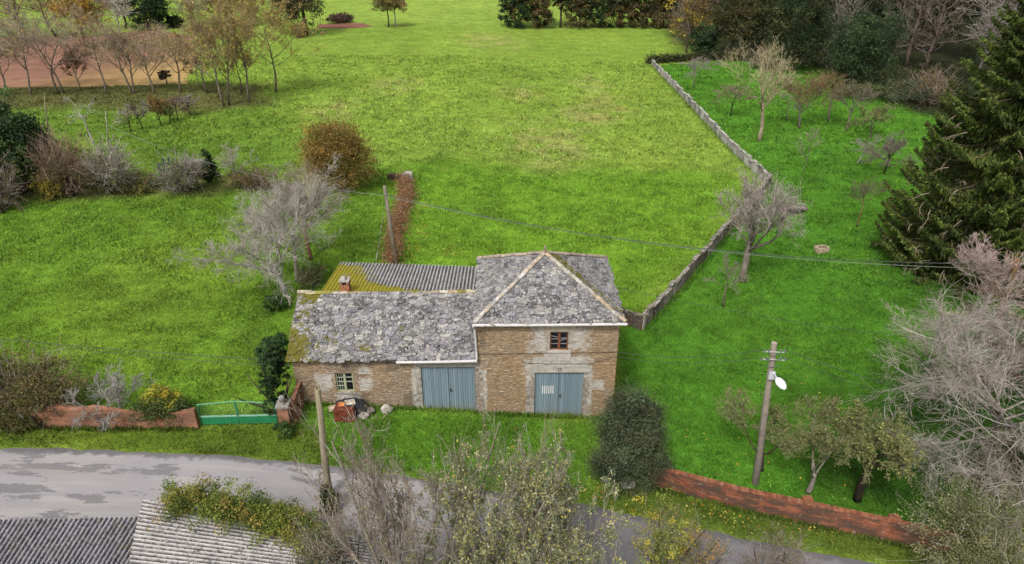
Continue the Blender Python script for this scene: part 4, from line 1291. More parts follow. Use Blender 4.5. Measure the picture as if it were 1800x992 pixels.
def first_limbs(P, R, n, t0, ang, L, K, wig, trop, rng, rmin):
    """main limbs: spread evenly round the trunk, the lower ones reaching out, the upper ones steep"""
    N = len(P); par = np.repeat(np.arange(N), n); i = np.tile(np.arange(n), N)
    t = np.clip(t0 + (0.99 - t0) * (i + rng.uniform(0, .9, N * n)) / n, 0, .995)
    kk = P.shape[1] - 1
    q = np.minimum((t * kk).astype(int), kk - 1); f = (t * kk - q)[:, None]
    st = P[par, q] * (1 - f) + P[par, q + 1] * f
    ax = nrm(P[par, q + 1] - P[par, q])
    az = i * 2.4 + rng.uniform(0, 6.28) + rng.normal(0, .3, N * n)
    a = ang * (1.2 - .65 * (t - t0) / (1 - t0 + 1e-6)) * rng.uniform(.8, 1.2, N * n)
    r = np.c_[np.cos(az), np.sin(az), np.zeros(N * n)]
    r = nrm(r - (r * ax).sum(1, keepdims=True) * ax)
    d = nrm(ax * np.cos(a)[:, None] + r * np.sin(a)[:, None])
    ln = L * rng.uniform(.75, 1.15, N * n) * (1.1 - .35 * (t - t0) / (1 - t0 + 1e-6))
    rr = R[par, q] * (1 - f[:, 0]) + R[par, q + 1] * f[:, 0]
    r0 = np.maximum(rr * rng.uniform(.36, .58, N * n), rmin)
    P2, R2 = grow(st, d, ln, K, wig, trop, rng, r0, np.maximum(r0 * .35, rmin * .7))
    return P2, R2, ln

def skeleton(rng, H, Wd, tr, fork, leader=0.3, limbs=5, br=6, tw=8, tl=4, up=0.05, spread=0.8, lean=(0, 0), droop=0.0, wig=0.16, rmin=0.008, stems=1, limb_t=0.75, bt=0.18):
    """trunk + limbs (thick), twigs (thin); sized to H x Wd, the crown standing over the foot unless it leans"""
    n = stems
    st = np.zeros((n, 3)); st[:, :2] = rng.normal(size=(n, 2)) * (0.0 if n == 1 else 0.03 * Wd)
    d0 = nrm(np.tile([lean[0], lean[1], 1.0], (n, 1)) + rng.normal(size=(n, 3)) * (0.04 if n == 1 else 0.16))
    Lt = np.full(n, H * (fork + leader * (1 - fork)))
    P0, R0 = grow(st, d0, Lt, 7, 0.055, 0.02, rng, np.full(n, tr), np.full(n, tr * (0.62 if leader < .5 else .3)))
    t0 = min(fork / (fork + leader * (1 - fork)) * 0.92, .9)
    P1, R1, L1 = first_limbs(P0, R0, limbs, t0, spread, H * (1 - fork) * limb_t, 6, wig, up + .02, rng, rmin * 2)
    P2, R2, L2 = kids(P1, R1, L1, br, bt, 0.99, 0.7, 0.55, 5, wig * 1.1, up - droop * .3, rng, rmin * 1.4)
    P3, R3, L3 = kids(P2, R2, L2, tw, 0.12, 1.0, 0.7, 0.55, 4, wig * 1.2, up - droop, rng, rmin)
    sets = [(P0, R0), (P1, R1), (P2, R2), (P3, R3)]
    if tl:
        P4, R4, L4 = kids(P3, R3, L3, tl, 0.12, 1.0, 0.65, 0.62, 3, wig * 1.2, up - droop, rng, rmin * .8)
        sets.append((P4, R4))
    pts = np.concatenate([P.reshape(-1, 3) for P, R in sets[2:]])
    z1 = np.percentile(pts[:, 2], 99.6)
    # shear the crown back over its foot (plus the lean the photograph shows), then size it
    c = np.median(pts, axis=0)
    want = np.array(lean) * H * .5 if abs(lean[0]) + abs(lean[1]) > 0 else np.zeros(2)
    kx = (want - c[:2]) / max(c[2], .1) if abs(lean[0]) + abs(lean[1]) == 0 else np.zeros(2)
    def warp(P):
        Q = P.copy(); Q[..., 0] += kx[0] * P[..., 2]; Q[..., 1] += kx[1] * P[..., 2]; return Q
    sets = [(warp(P), R) for P, R in sets]
    pts = warp(pts); top = pts[pts[:, 2] > fork * z1 * .8]
    cxy = np.median(top[:, :2], axis=0)
    w = np.percentile(np.abs(top[:, :2] - cxy), 97, axis=0)
    sc = np.array([Wd / 2 / w[0], Wd / 2 / w[1], H / z1])
    low = z1 * fork
    def size(P):
        Q = P * sc
        return Q
    return [(size(P), R) for P, R in sets]

def leaf_cloud(mb, C, size, cols, rng, aspect=0.5, vary=0.3, updown=0.0):
    n = len(C)
    A = nrm(rng.normal(size=(n, 3)) + np.array([0, 0, updown])); B = nrm(np.cross(A, rng.normal(size=(n, 3))))
    s = size * rng.uniform(0.6, 1.35, n)[:, None]
    c = np.asarray(cols)[rng.integers(len(cols), size=n)] * rng.uniform(1 - vary, 1 + vary, (n, 1))
    mb.quads(C, A * s * .5, B * s * .5 * aspect, c)

def patchy(k, thr, ztop=1.0):
    def f(q, rng):
        v = fnoise(q[:, 0] * k + q[:, 2] * 2.3, q[:, 1] * k + q[:, 2] * 1.1, 19)
        return (v > thr + .12 * rng.normal(size=len(q))) & (q[:, 2] < ztop - .12 * rng.random(len(q)))
    return f

def bare_tree(name, label, px, py, top, width, seed, bark, twigc, group=None, tr=None, leaves=None, cat='tree', loc=None, H=None, Wd=None, lichen=None, **kw):
    rng = np.random.default_rng(seed)
    if loc is None:
        loc, H = span(px, py, top)
        Wd = width * mpp(loc + [0, 0, H / 2])
    kw.setdefault('rmin', max(0.007, 0.16 * mpp(loc)))
    sets = skeleton(rng, H, Wd, tr or max(.06, H * .022), **kw)
    t = thing(name, label, cat, loc, 0, group)
    mb = MB()
    for (P, R), sd in zip(sets[:2], (8, 6)):
        c = bark * rng.uniform(.85, 1.15, (len(P), 1))
        mb.tubes(P, R, sd, c)
    mb.build('trunk', M['bark'], t, smooth=True)
    mb = MB()
    tc = np.asarray(twigc)
    for (P, R), sd in zip(sets[2:], (4, 3, 3)):
        c = tc[rng.integers(len(tc), size=len(P))] * rng.uniform(.75, 1.2, (len(P), 1))
        mb.tubes(P, R, sd, c)
    if leaves:
        n, size, cols = leaves[:3]
        tip = sets[-1][0]
        pick = rng.integers(len(tip), size=n); f = rng.uniform(0.1, 1, (n, 1))
        C = tip[pick, 0] * (1 - f) + tip[pick, -1] * f + rng.normal(size=(n, 3)) * size * .5
        if len(leaves) > 3:                        # keep leaves where this tree still has them
            keep = leaves[3](C / np.array([Wd / 2, Wd / 2, H]), rng)
            C = C[keep]
        leaf_cloud(mb, C, size, cols, rng, .6)
    mb.build('crown', M['twig'] if not leaves else M['leaf'], t)
    return t

def lobed_points(rng, lobes, n_clump, shell=0.55):
    """clump centres spread through ellipsoid lobes (cx, cy, cz, rx, ry, rz), outside ones favoured"""
    lobes = np.array(lobes, float)
    w = (lobes[:, 3] * lobes[:, 4] * lobes[:, 5]) ** .67; w /= w.sum()
    k = rng.choice(len(lobes), n_clump, p=w)
    d = nrm(rng.normal(size=(n_clump, 3)))
    r = (shell ** 3 + (1 - shell ** 3) * rng.random(n_clump)) ** (1 / 3)
    return lobes[k, :3] + d * lobes[k, 3:] * (r * rng.uniform(.78, 1.2, n_clump))[:, None], d

def foliage(mb, rng, lobes, n_clump, per, clump_r, size, cols, aspect=.55, vary=.25, zmin=0.05, updown=0.0, shell=.55, flat=.7):
    C, d = lobed_points(rng, lobes, n_clump, shell)
    cols = np.asarray(cols)
    base = cols[rng.integers(len(cols), size=n_clump)] * rng.uniform(.6, 1.4, (n_clump, 1))
    cr = clump_r * rng.uniform(.55, 1.35, n_clump)
    P = np.repeat(C, per, 0) + rng.normal(size=(n_clump * per, 3)) * np.repeat(cr, per)[:, None] * np.array([.6, .6, .6 * flat])
    c = np.repeat(base, per, 0) * rng.uniform(1 - vary, 1 + vary, (len(P), 1))
    k = P[:, 2] > zmin
    P, c = P[k], c[k]
    n = len(P)
    A = nrm(rng.normal(size=(n, 3)) + np.array([0, 0, updown])); B = nrm(np.cross(A, rng.normal(size=(n, 3))))
    s = size * rng.uniform(.6, 1.35, n)[:, None]
    mb.quads(P, A * s * .5, B * s * .5 * aspect, c)

def bushy(name, label, px, py, top, width, seed, cols, group=None, cat='bush', leaf=.16, per=70, clumps=120, clump_r=None, lobes=None, trunk=None, stemc=None, twigs=0, twigc=None, loc=None, H=None, Wd=None, foot=0.0, part='foliage', shell=.55, twig_len=.35, depth=None, aspect=.55, rmin=.012, updown=0.0):
    rng = np.random.default_rng(seed)
    if loc is None:
        loc, H = span(px, py, top); Wd = width * mpp(loc + [0, 0, H / 2])
    R = Wd / 2; D = (depth or Wd) / 2
    if lobes is None:
        lobes = [(0, 0, .5, .86, .86, .5)] + [(math.cos(a) * .45, math.sin(a) * .45, rng.uniform(.35, .72), rng.uniform(.4, .55), rng.uniform(.4, .55), rng.uniform(.22, .32)) for a in rng.uniform(0, 6.28, 6)]
    lobes = [(x * R, y * D, foot * H + z * H * (1 - foot), rx * R, ry * D, rz * H * (1 - foot)) for x, y, z, rx, ry, rz in lobes]
    t = thing(name, label, cat, loc, 0, group)
    mb = MB()
    sc = stemc if stemc is not None else T(96, 84, 70)
    if trunk:
        P = np.array([[[0, 0, -.2], [.03 * R, 0, foot * H * .5 + .1], [0, .02, foot * H + .2 * H], [0, 0, H * .8]]]); mb.tubes(P, np.array([[trunk * 1.25, trunk, trunk * .8, trunk * .2]]), 8, sc)
    else:
        n = 7; d = nrm(np.c_[rng.normal(size=(n, 2)) * .5, np.ones(n)])
        P, Rr = grow(np.c_[rng.normal(size=(n, 2)) * .12 * R, np.full(n, -.1)], d, np.full(n, H * .7), 5, .12, .02, rng, np.full(n, .05 + H * .006), np.full(n, .015)); mb.tubes(P, Rr, 6, sc)
    mb.build('trunk' if trunk else 'stems', M['bark'], t, smooth=True)
    mb = MB()
    foliage(mb, rng, lobes, int(clumps * 1.5), per, clump_r or Wd * .08, leaf, cols, aspect, shell=shell, updown=updown)
    if twigs:
        C, d = lobed_points(rng, lobes, twigs, .5)
        d = nrm(d + np.array([0, 0, .5]) + rng.normal(size=d.shape) * .4)
        P, Rr = grow(C - d * Wd * .08, d, Wd * twig_len * rng.uniform(.4, 1.0, twigs), 4, .2, .03, rng, np.full(twigs, rmin * 1.3), np.full(twigs, rmin * .6))
        tc = np.asarray(twigc); mb.tubes(P, Rr, 3, tc[rng.integers(len(tc), size=twigs)] * rng.uniform(.7, 1.2, (twigs, 1)))
        P2, R2, L2 = kids(P, Rr, np.full(twigs, Wd * twig_len * .5), 3, .3, 1, .6, .6, 3, .2, 0, rng, rmin * .6)
        mb.tubes(P2, R2, 3, tc[rng.integers(len(tc), size=len(P2))] * rng.uniform(.7, 1.2, (len(P2), 1)))
    mb.build(part, M['leaf'], t)
    return t

GREYTW = [T(150, 142, 136), T(170, 162, 154), T(130, 120, 114), T(140, 126, 120)]
PALETW = [T(186, 178, 166), T(170, 164, 150), T(150, 142, 128), T(196, 190, 176)]
REDTW = [T(140, 112, 100), T(160, 130, 116), T(120, 96, 88), T(150, 136, 124)]
OLIVETW = [T(140, 136, 96), T(124, 118, 84), T(156, 148, 116)]
BROWNTW = [T(132, 108, 84), T(150, 126, 98), T(112, 92, 74)]
BARKG, BARKP, BARKD, BARKW = T(140, 130, 118), T(176, 168, 154), T(70, 60, 50), T(190, 184, 176)
AUT = [T(168, 142, 76), T(154, 130, 70), T(142, 118, 70), T(176, 152, 84), T(132, 126, 66)]
DKG = [T(46, 66, 34), T(38, 56, 32), T(56, 78, 38), T(64, 84, 44), T(34, 50, 30)]

# ------------------------------------------------------------------ trees beside the tilled field, top left
rowspec = [  # base x, base y, top y, crown width, tint, words
    (11, 168, 60, 70, 0, 'bare tree with whitened trunk foot at the left frame edge by the tilled field'),
    (55, 167, 34, 105, 0, 'grey twigged tree by the tilled field, second trunk from the frame edge'),
    (100, 165, 12, 120, 0, 'twin stemmed bare tree with a large reddish crown beside the tilled field'),
    (142, 158, 92, 44, 2, 'short brown leafed tree between two tall ones beside the tilled field'),
    (188, 164, 22, 100, 1, 'slender bare tree with straight grey trunk before the middle of the tilled field'),
    (230, 165, 46, 78, 1, 'thin two trunked bare tree in front of the tan stubble'),
    (272, 165, 62, 74, 1, 'bare tree with forked dark trunk and tan twigs before the stubble'),
    (317, 163, 46, 80, 1, 'leaning bare tree with whitened foot at the right end of the stubble'),
    (366, 164, 50, 84, 3, 'thin brown leafed tree just right of the tilled field'),
    (397, 187, 2, 120, 3, 'tall rust tinted tree with two dark trunks at the grove front'),
    (438, 180, 24, 90, 3, 'white footed tree with thinning brown leaves inside the grove'),
    (484, 163, -12, 120, 4, 'tall golden brown leafed tree at the right end of the row'),
]
for i, (bx_, by_, ty_, w_, k_, lab) in enumerate(rowspec):
    tw_ = [[T(164, 150, 132), T(178, 162, 142), T(146, 134, 118)], [T(172, 154, 128), T(184, 168, 142), T(152, 138, 116)], BROWNTW, [T(168, 146, 106), T(150, 132, 98)], [T(168, 146, 106), T(150, 132, 98)]][k_]
    lv = [(500, .22, AUT), (500, .2, AUT), (900, .22, [T(120, 90, 60), T(104, 78, 54)]), (1700, .22, AUT), (2800, .24, AUT)][k_]
    bare_tree('row_tree', lab, bx_, by_, ty_ - 8, w_ * 1.25, 100 + i, T(138, 126, 112), tw_, 'trees in a row along the tilled field', tr=.14 if k_ != 2 else .08, leaves=lv,
              fork=.3, leader=.6, limbs=9, br=7, tw=7, tl=4, up=.15, spread=.62, rmin=.0115, stems=2 if i in (2, 5, 9) else 1, limb_t=.75)
bare_tree('row_tree', 'small thin whitish tree standing in the brown grove shade', 350, 152, 100, 50, 131, BARKW, BROWNTW, 'trees in a row along the tilled field', tr=.07, leaves=(700, .2, AUT), fork=.4, leader=.6, limbs=7, br=5, tw=6, tl=2, up=.1, rmin=.014)
bare_tree('row_tree', 'leaning sapling with few leaves at the bottom of the grove', 425, 166, 70, 60, 132, T(90, 80, 70), BROWNTW, 'trees in a row along the tilled field', tr=.09, leaves=(1500, .22, AUT), fork=.4, leader=.6, limbs=8, br=5, tw=6, tl=2, up=.1, rmin=.014)
bushy('small_tree', 'tiny dark round tree alone against the tan stubble', 294, 150, 124, 26, 133, [T(66, 58, 44), T(84, 72, 52)], leaf=.2, per=30, clumps=30, trunk=.08, foot=.35, twigs=60, twigc=BROWNTW, cat='tree')
# background trees, top left
bgl = [
    (40, 72, -40, 130, [T(130, 112, 96), T(146, 124, 104)], REDTW, 'reddish bare tree behind the left end of the tilled field', 900),
    (100, 66, -60, 150, [T(140, 118, 100)], REDTW, 'broad reddish bare tree behind the tilled field', 900),
]
for i, (a, b_, c, w_, lc, tc, lab, nl) in enumerate(bgl):
    bare_tree('field_tree', lab, a, b_, c, w_, 150 + i, T(100, 88, 76), tc, 'trees behind the tilled field', leaves=(nl, .28, AUT), fork=.25, leader=.6, limbs=9, br=7, tw=7, tl=2, up=.1, rmin=.025)
bushy('field_tree', 'yellow leafed tree glowing among bare trees behind the tilled field', 150, 84, -20, 110, 153, [T(186, 150, 56), T(170, 134, 54), T(150, 122, 58), T(134, 112, 60)], 'trees behind the tilled field', leaf=.35, per=45, clumps=70, trunk=.2, foot=.25, twigs=250, twigc=BROWNTW, cat='tree', rmin=.025)
bare_tree('field_tree', 'pale white twigged bare tree behind the tilled field', 210, 66, -20, 80, 154, BARKW, PALETW, 'trees behind the tilled field', fork=.25, leader=.5, limbs=8, br=6, tw=7, tl=2, up=.1, rmin=.028)
bushy('field_tree', 'brown autumn tree above the far edge of the stubble', 222, 50, -60, 110, 155, [T(126, 100, 60), T(108, 88, 56), T(94, 84, 50)], 'trees behind the tilled field', leaf=.4, per=50, clumps=70, trunk=.2, foot=.2, cat='tree')
bushy('field_tree', 'dark evergreen bush by the far edge of the stubble', 262, 52, -14, 76, 156, DKG, 'trees behind the tilled field', leaf=.4, per=60, clumps=80)
bushy('field_bush', 'low dark green bush at the stubble far right corner', 305, 48, 26, 44, 157, DKG, leaf=.35, per=50, clumps=40)
bare_tree('field_tree', 'rounded grey bare tree behind the stubble far right corner', 340, 46, -22, 80, 158, BARKG, GREYTW, 'trees behind the tilled field', leaves=(500, .3, AUT), fork=.15, leader=.4, limbs=8, br=7, tw=7, tl=2, up=.08, rmin=.028)
bushy('field_tree', 'brown leafed tree tucked behind the tall rust grove', 410, 44, -50, 120, 159, [T(140, 110, 62), T(120, 96, 58), T(150, 124, 74)], 'trees behind the tilled field', leaf=.4, per=45, clumps=80, trunk=.2, foot=.2, cat='tree')
bushy('field_tree', 'massive dark olive tree at the corner of the far field', 538, 62, -60, 110, 160, [T(76, 74, 44), T(64, 66, 40), T(90, 82, 50), T(54, 60, 36)], leaf=.35, per=70, clumps=150, trunk=.3, foot=.18, cat='tree')
bushy('field_bush', 'yellowish brown shrub at the foot of the massive olive tree', 530, 66, 42, 36, 161, [T(140, 118, 60), T(116, 100, 56)], leaf=.3, per=40, clumps=30)
bushy('soil_heap', 'dark brown heap of bramble beside the bare soil patch', 598, 40, 24, 52, 162, [T(96, 76, 66), T(80, 64, 56)], leaf=.3, per=50, clumps=50, cat='heap')
for i, (a, b_, c, w_, lab, lc) in enumerate(((683, 48, -14, 60, 'olive leafed tree with dark stem, left of the lone pair', [T(116, 112, 58), T(96, 96, 52), T(134, 124, 66)]), (695, 48, -16, 52, 'thin brown leafed tree with white stem, right of the lone pair', [T(140, 120, 76), T(126, 108, 70), T(150, 132, 88)]))):
    bushy('lone_tree', lab, a, b_, c, w_, 165 + i, lc, 'two lone trees in the far meadow', leaf=.3, per=36, clumps=50, trunk=.12, foot=.4, twigs=60, twigc=BROWNTW, stemc=T(90, 82, 70) if i == 0 else BARKW, cat='tree', rmin=.03)
# far hedge of tall conifers
for i, (a, w_, lab) in enumerate(((905, 52, 'leftmost dark conifer of the far hedge, rounded green side'), (944, 54, 'bronze tipped conifer second in the far hedge'), (985, 30, 'thin trunked conifer beside the gap in the far hedge'), (1018, 56, 'bronze conifer right of the gap in the far hedge'),
                                    (1056, 54, 'deep green conifer in the middle of the far hedge'), (1092, 56, 'olive bronze conifer in the right half of the far hedge'), (1130, 52, 'brown tipped conifer near the right end of the far hedge'), (1164, 54, 'last dark brown conifer of the far hedge'))):
    lc = [DKG + [T(96, 84, 48)], [T(110, 90, 54), T(90, 78, 46), T(56, 64, 38)], [T(100, 84, 52), T(70, 70, 42)], [T(104, 88, 52), T(84, 76, 44), T(60, 64, 38)]][i % 4]
    bushy('hedge_conifer', lab, a, 49, -75, w_ * 1.12, 170 + i, lc, 'tall conifers of the far hedge', leaf=.38, per=55, clumps=150, trunk=.22, foot=.02 if i != 2 else .3,
          lobes=[(0, 0, .16, .92, .92, .2), (0, 0, .4, .9, .9, .3), (0, 0, .7, .7, .7, .3), (.2, .1, .5, .7, .7, .3)], cat='tree')

# ------------------------------------------------------------------ hedgerow and small trees, middle left
bushy('evergreen_bush', 'big dark glossy evergreen by the left frame edge above the lower meadow', 40, 340, 170, 140, 200, DKG + [T(72, 96, 48)], leaf=.24, per=80, clumps=190, cat='tree', twigs=0)
bushy('hedge_bush', 'grey bare twiggy bush at the left frame edge below the dark evergreen', 4, 372, 272, 90, 201, [T(96, 92, 62), T(80, 80, 52)], 'bushes of the left hedgerow', leaf=.15, per=20, clumps=50, twigs=420, twigc=GREYTW + REDTW, rmin=.014)
bushy('hedge_bush', 'reddish brown bare bush just right of the dark evergreen', 130, 344, 238, 110, 202, [T(104, 92, 62), T(88, 84, 50)], 'bushes of the left hedgerow', leaf=.15, per=20, clumps=60, twigs=520, twigc=REDTW + BROWNTW, rmin=.014)
bushy('hedge_bush', 'pale twiggy bush in the middle of the left hedgerow', 205, 340, 246, 90, 203, [T(110, 104, 64), T(92, 96, 54)], 'bushes of the left hedgerow', leaf=.14, per=18, clumps=50, twigs=460, twigc=GREYTW + PALETW, rmin=.014)
bushy('hedge_bush', 'low tangle of grey brambles under the little stone hut', 325, 338, 274, 90, 204, [T(90, 92, 50), T(76, 82, 42)], 'bushes of the left hedgerow', leaf=.14, per=24, clumps=60, twigs=380, twigc=GREYTW, rmin=.013)
bushy('hedge_bush', 'yellowing low shrub at the foot of the dark evergreen', 95, 348, 306, 70, 205, [T(140, 126, 50), T(110, 104, 44)], 'bushes of the left hedgerow', leaf=.15, per=40, clumps=50)
bushy('hedge_bush', 'dark olive scrub at the right end of the hedgerow by the tree', 440, 332, 304, 90, 206, [T(84, 82, 46), T(100, 92, 56)], 'bushes of the left hedgerow', leaf=.14, per=40, clumps=50, twigs=160, twigc=BROWNTW, rmin=.012)
bushy('hedge_bush', 'low green and brown scrub left of the green railing', 245, 336, 312, 80, 207, [T(104, 104, 50), T(84, 96, 44)], 'bushes of the left hedgerow', leaf=.14, per=40, clumps=40, twigs=140, twigc=BROWNTW, rmin=.012)
bushy('cypress', 'small dark cone shaped cypress beside the stone hut', 372, 322, 265, 34, 208, DKG, leaf=.16, per=60, clumps=70, trunk=.06, foot=.04, lobes=[(0, 0, .25, .9, .9, .25), (0, 0, .5, .7, .7, .3), (0, 0, .8, .35, .35, .2)], cat='tree')
bare_tree('small_tree', 'pale fine twigged bare tree right of the dark cypress', 412, 328, 252, 66, 209, BARKG, PALETW + [T(150, 150, 110)], fork=.2, leader=.4, limbs=7, br=6, tw=7, tl=4, up=.08)
bare_tree('small_tree', 'crooked bare tree with white trunk beside the cable left of the hedgerow', 166, 254, 170, 66, 210, BARKW, PALETW, fork=.4, leader=.3, limbs=4, br=5, tw=6, tl=3, up=.02, wig=.3, lean=(-.25, 0))
sm = [(230, 232, 182, 34, [T(150, 150, 80), T(128, 132, 70)], PALETW, 200, 'pale twigged little tree, first of the meadow cluster'), (252, 230, 178, 34, [T(116, 100, 64)], GREYTW, 200, 'grey brown little tree, second of the meadow cluster'),
      (283, 220, 168, 40, [T(96, 88, 44), T(120, 100, 52), T(150, 112, 56)], BROWNTW, 1500, 'dark leafed little tree in the middle of the meadow cluster'), (299, 216, 186, 24, [T(110, 120, 56)], OLIVETW, 300, 'tiny greenish tree behind the dark one in the cluster'),
      (313, 212, 168, 36, [T(120, 104, 90)], REDTW, 200, 'mauve grey little tree near the end of the meadow cluster'), (335, 204, 164, 38, [T(120, 104, 90)], GREYTW, 200, 'round grey twigged little tree ending the meadow cluster')]
for i, (a, b_, c, w_, lc, tc, nl, lab) in enumerate(sm):
    bare_tree('small_tree', lab, a, b_, c, w_, 220 + i, BARKD, tc, 'little trees in the upper left meadow', leaves=(nl, .16, lc), fork=.32, leader=.3, limbs=6, br=6, tw=7, tl=3, up=.06, rmin=.013)

# rust coloured round tree
bushy('rust_tree', 'dense round rust and olive leafed tree above the house', 602, 336, 214, 128, 240, [T(146, 114, 54), T(130, 104, 50), T(116, 100, 46), T(100, 92, 42), T(158, 126, 66), T(106, 102, 48)], leaf=.13, per=90, clumps=260, clump_r=.62, trunk=.16, foot=.0, twigs=140, twigc=BROWNTW, cat='tree', lobes=[(-.15, 0, .52, .78, .8, .46), (.4, .1, .42, .56, .6, .36), (-.3, 0, .72, .5, .5, .28), (.15, 0, .7, .5, .5, .28), (-.45, 0, .35, .5, .5, .3)], rmin=.010)

# bare trees left of the house
bare_tree('bare_tree', 'grey lichened bare tree leaning left beside the house gable', 508, 530, 322, 210, 250, BARKW, PALETW + GREYTW[:2], tr=.17, fork=.2, leader=.15, limbs=8, br=9, tw=11, tl=9, up=.03, spread=.85, lean=(-.22, .05), rmin=.0068, wig=.18)
bare_tree('bare_tree', 'upright grey bare tree just behind the leaning one', 522, 494, 306, 150, 251, BARKP, PALETW + GREYTW[:2], tr=.12, fork=.3, leader=.2, limbs=7, br=8, tw=10, tl=9, up=.05, rmin=.0065)
bare_tree('bare_tree', 'dense greyish mauve bare tree with split orange trunk foot', 546, 456, 294, 130, 252, T(150, 112, 80), GREYTW + REDTW, tr=.14, fork=.3, leader=.2, limbs=8, br=8, tw=11, tl=9, up=.05, rmin=.007)
bushy('bramble', 'low dark green scrub under the leaning bare tree', 486, 546, 516, 50, 253, [T(76, 104, 44), T(60, 84, 38)], leaf=.10, per=40, clumps=50)
bushy('bramble', 'grey brown scrub patch behind the house gable', 550, 502, 470, 60, 254, [T(100, 112, 56), T(84, 100, 48), T(130, 120, 84)], leaf=.10, per=40, clumps=50, twigs=90, twigc=GREYTW, rmin=.008)

# strip of dead bracken
rb = np.random.default_rng(7)
mb = MB()
line = dense([(712, 318), (716, 345), (706, 380), (694, 420), (688, 466)], .25)
wv = np.repeat(.16 + .34 * fnoise(np.arange(len(line)) / 5.0, np.zeros(len(line)) + 4.5, 3), 240)
Cp = np.repeat(line, 240, 0) + rb.normal(size=(len(line) * 240, 3)) * np.c_[wv * 1.1, wv, wv * 0]
keepb = fnoise(Cp[:, 0] / .5, Cp[:, 1] / .5, 6) > .34
Cp, wv = Cp[keepb], wv[keepb]
Cp[:, 2] = terrain(Cp[:, 0], Cp[:, 1]) + np.abs(rb.normal(size=len(Cp))) * wv * 1.25
leaf_cloud(mb, Cp, .15, [T(160, 112, 82), T(140, 98, 72), T(176, 130, 96), T(126, 104, 76), T(112, 102, 70)], rb, .35)
t = thing('dead_bracken', 'strip of dead rust brown bracken running down to the corrugated roof', 'bracken', (0, 0, 0)); mb.build('fronds', M['leaf'], t)

# ------------------------------------------------------------------ orchard, right of the slab wall
ORG = 'trees of the orchard behind the slab wall'
orch = [
    (1219, 154, 104, 64, BARKG, GREYTW, None, 'small flat topped grey tree near the top of the slab wall', dict(fork=.4, leader=.2, limbs=7, br=7, tw=7, tl=3, up=.0, spread=1.0)),
    (1284, 204, 150, 56, BARKD, REDTW, None, 'dark trunked mauve tree half hidden behind the pale pollard', dict(fork=.4, leader=.3, limbs=6, br=7, tw=7, tl=4, up=.06)),
    (1335, 249, 78, 118, T(184, 168, 140), [T(186, 172, 132), T(170, 156, 116), T(196, 184, 150)], None, 'tall pale pollarded tree with long straight shoots above the slab wall', dict(fork=.34, leader=.25, limbs=7, br=9, tw=8, tl=4, up=.2, spread=.7, wig=.12)),
    (1384, 212, 170, 40, BARKG, GREYTW, None, 'thin little tree between the pollard and the reddish tree', dict(fork=.45, leader=.3, limbs=5, br=6, tw=6, tl=2, up=.05)),
    (1405, 226, 124, 96, BARKG, [T(140, 104, 84), T(156, 118, 96), T(120, 92, 76)], (900, .15, [T(96, 112, 50), T(110, 116, 56)]), 'wide reddish brown vase shaped orchard tree', dict(fork=.25, leader=.2, limbs=7, br=8, tw=9, tl=5, up=.14, spread=.75)),
    (1456, 214, 134, 60, BARKG, BROWNTW + OLIVETW, (1200, .16, [T(110, 112, 56), T(130, 110, 60)]), 'narrow brown and olive tree behind the reddish one', dict(fork=.4, leader=.3, limbs=6, br=7, tw=8, tl=4, up=.14)),
    (1488, 230, 146, 62, BARKG, [T(120, 110, 96), T(140, 128, 110)], (500, .15, [T(96, 104, 60)]), 'grey brown upright tree with reddish trunk foot in the orchard', dict(fork=.38, leader=.3, limbs=7, br=7, tw=8, tl=4, up=.16)),
    (1530, 243, 182, 72, BARKG, OLIVETW, (1300, .15, [T(124, 130, 74), T(104, 112, 60)]), 'rounded olive twigged tree near the spruce', dict(fork=.28, leader=.2, limbs=7, br=8, tw=8, tl=4, up=.1)),
    (1506, 288, 240, 50, BARKW, GREYTW, None, 'small stunted tree with white trunk left of the round grey bush', dict(fork=.5, leader=.2, limbs=4, br=5, tw=6, tl=3, up=0, spread=1.1)),
    (1554, 306, 234, 70, BARKD, [T(130, 118, 108), T(146, 134, 124), T(112, 102, 94)], None, 'dense round grey twigged tree touching the spruce', dict(fork=.22, leader=.2, limbs=9, br=8, tw=10, tl=6, up=.02, spread=1.0)),
    (1411, 306, 226, 42, BARKG, [T(140, 142, 110), T(150, 150, 124)], None, 'thin straight sapling alone on the orchard slope', dict(fork=.35, leader=.9, limbs=8, br=5, tw=5, tl=2, up=.12, tr=.035)),
    (1506, 399, 320, 48, T(150, 120, 90), [T(130, 122, 100), T(116, 106, 86)], None, 'little lollipop tree with round twiggy head left of the spruce', dict(fork=.48, leader=.2, limbs=7, br=7, tw=8, tl=4, up=.08, tr=.05)),
    (1305, 494, 304, 168, T(156, 146, 130), PALETW + GREYTW + [T(150, 124, 104)], None, 'largest bare orchard tree, thick grey trunk, over the field wall', dict(fork=.28, leader=.25, limbs=10, br=9, tw=10, tl=7, up=.07, spread=.8, tr=.25, wig=.2, rmin=.0075)),
    (1271, 540, 444, 66, T(140, 128, 112), [T(140, 140, 110), T(150, 146, 124)], None, 'young bare tree with reddish foot below the largest one', dict(fork=.35, leader=.5, limbs=8, br=6, tw=6, tl=3, up=.04, tr=.06, spread=1.0)),
]
for i, (a, b_, c, w_, bk, tc, lv, lab, kw) in enumerate(orch):
    bare_tree('orchard_tree', lab, a, b_, c - 4, w_ * (1.22 if w_ > 45 and w_ < 150 else 1.0), 300 + i, bk, tc, ORG, leaves=lv, **kw)
olv = [T(120, 126, 76), T(104, 116, 64), T(140, 140, 92), T(92, 104, 54)]
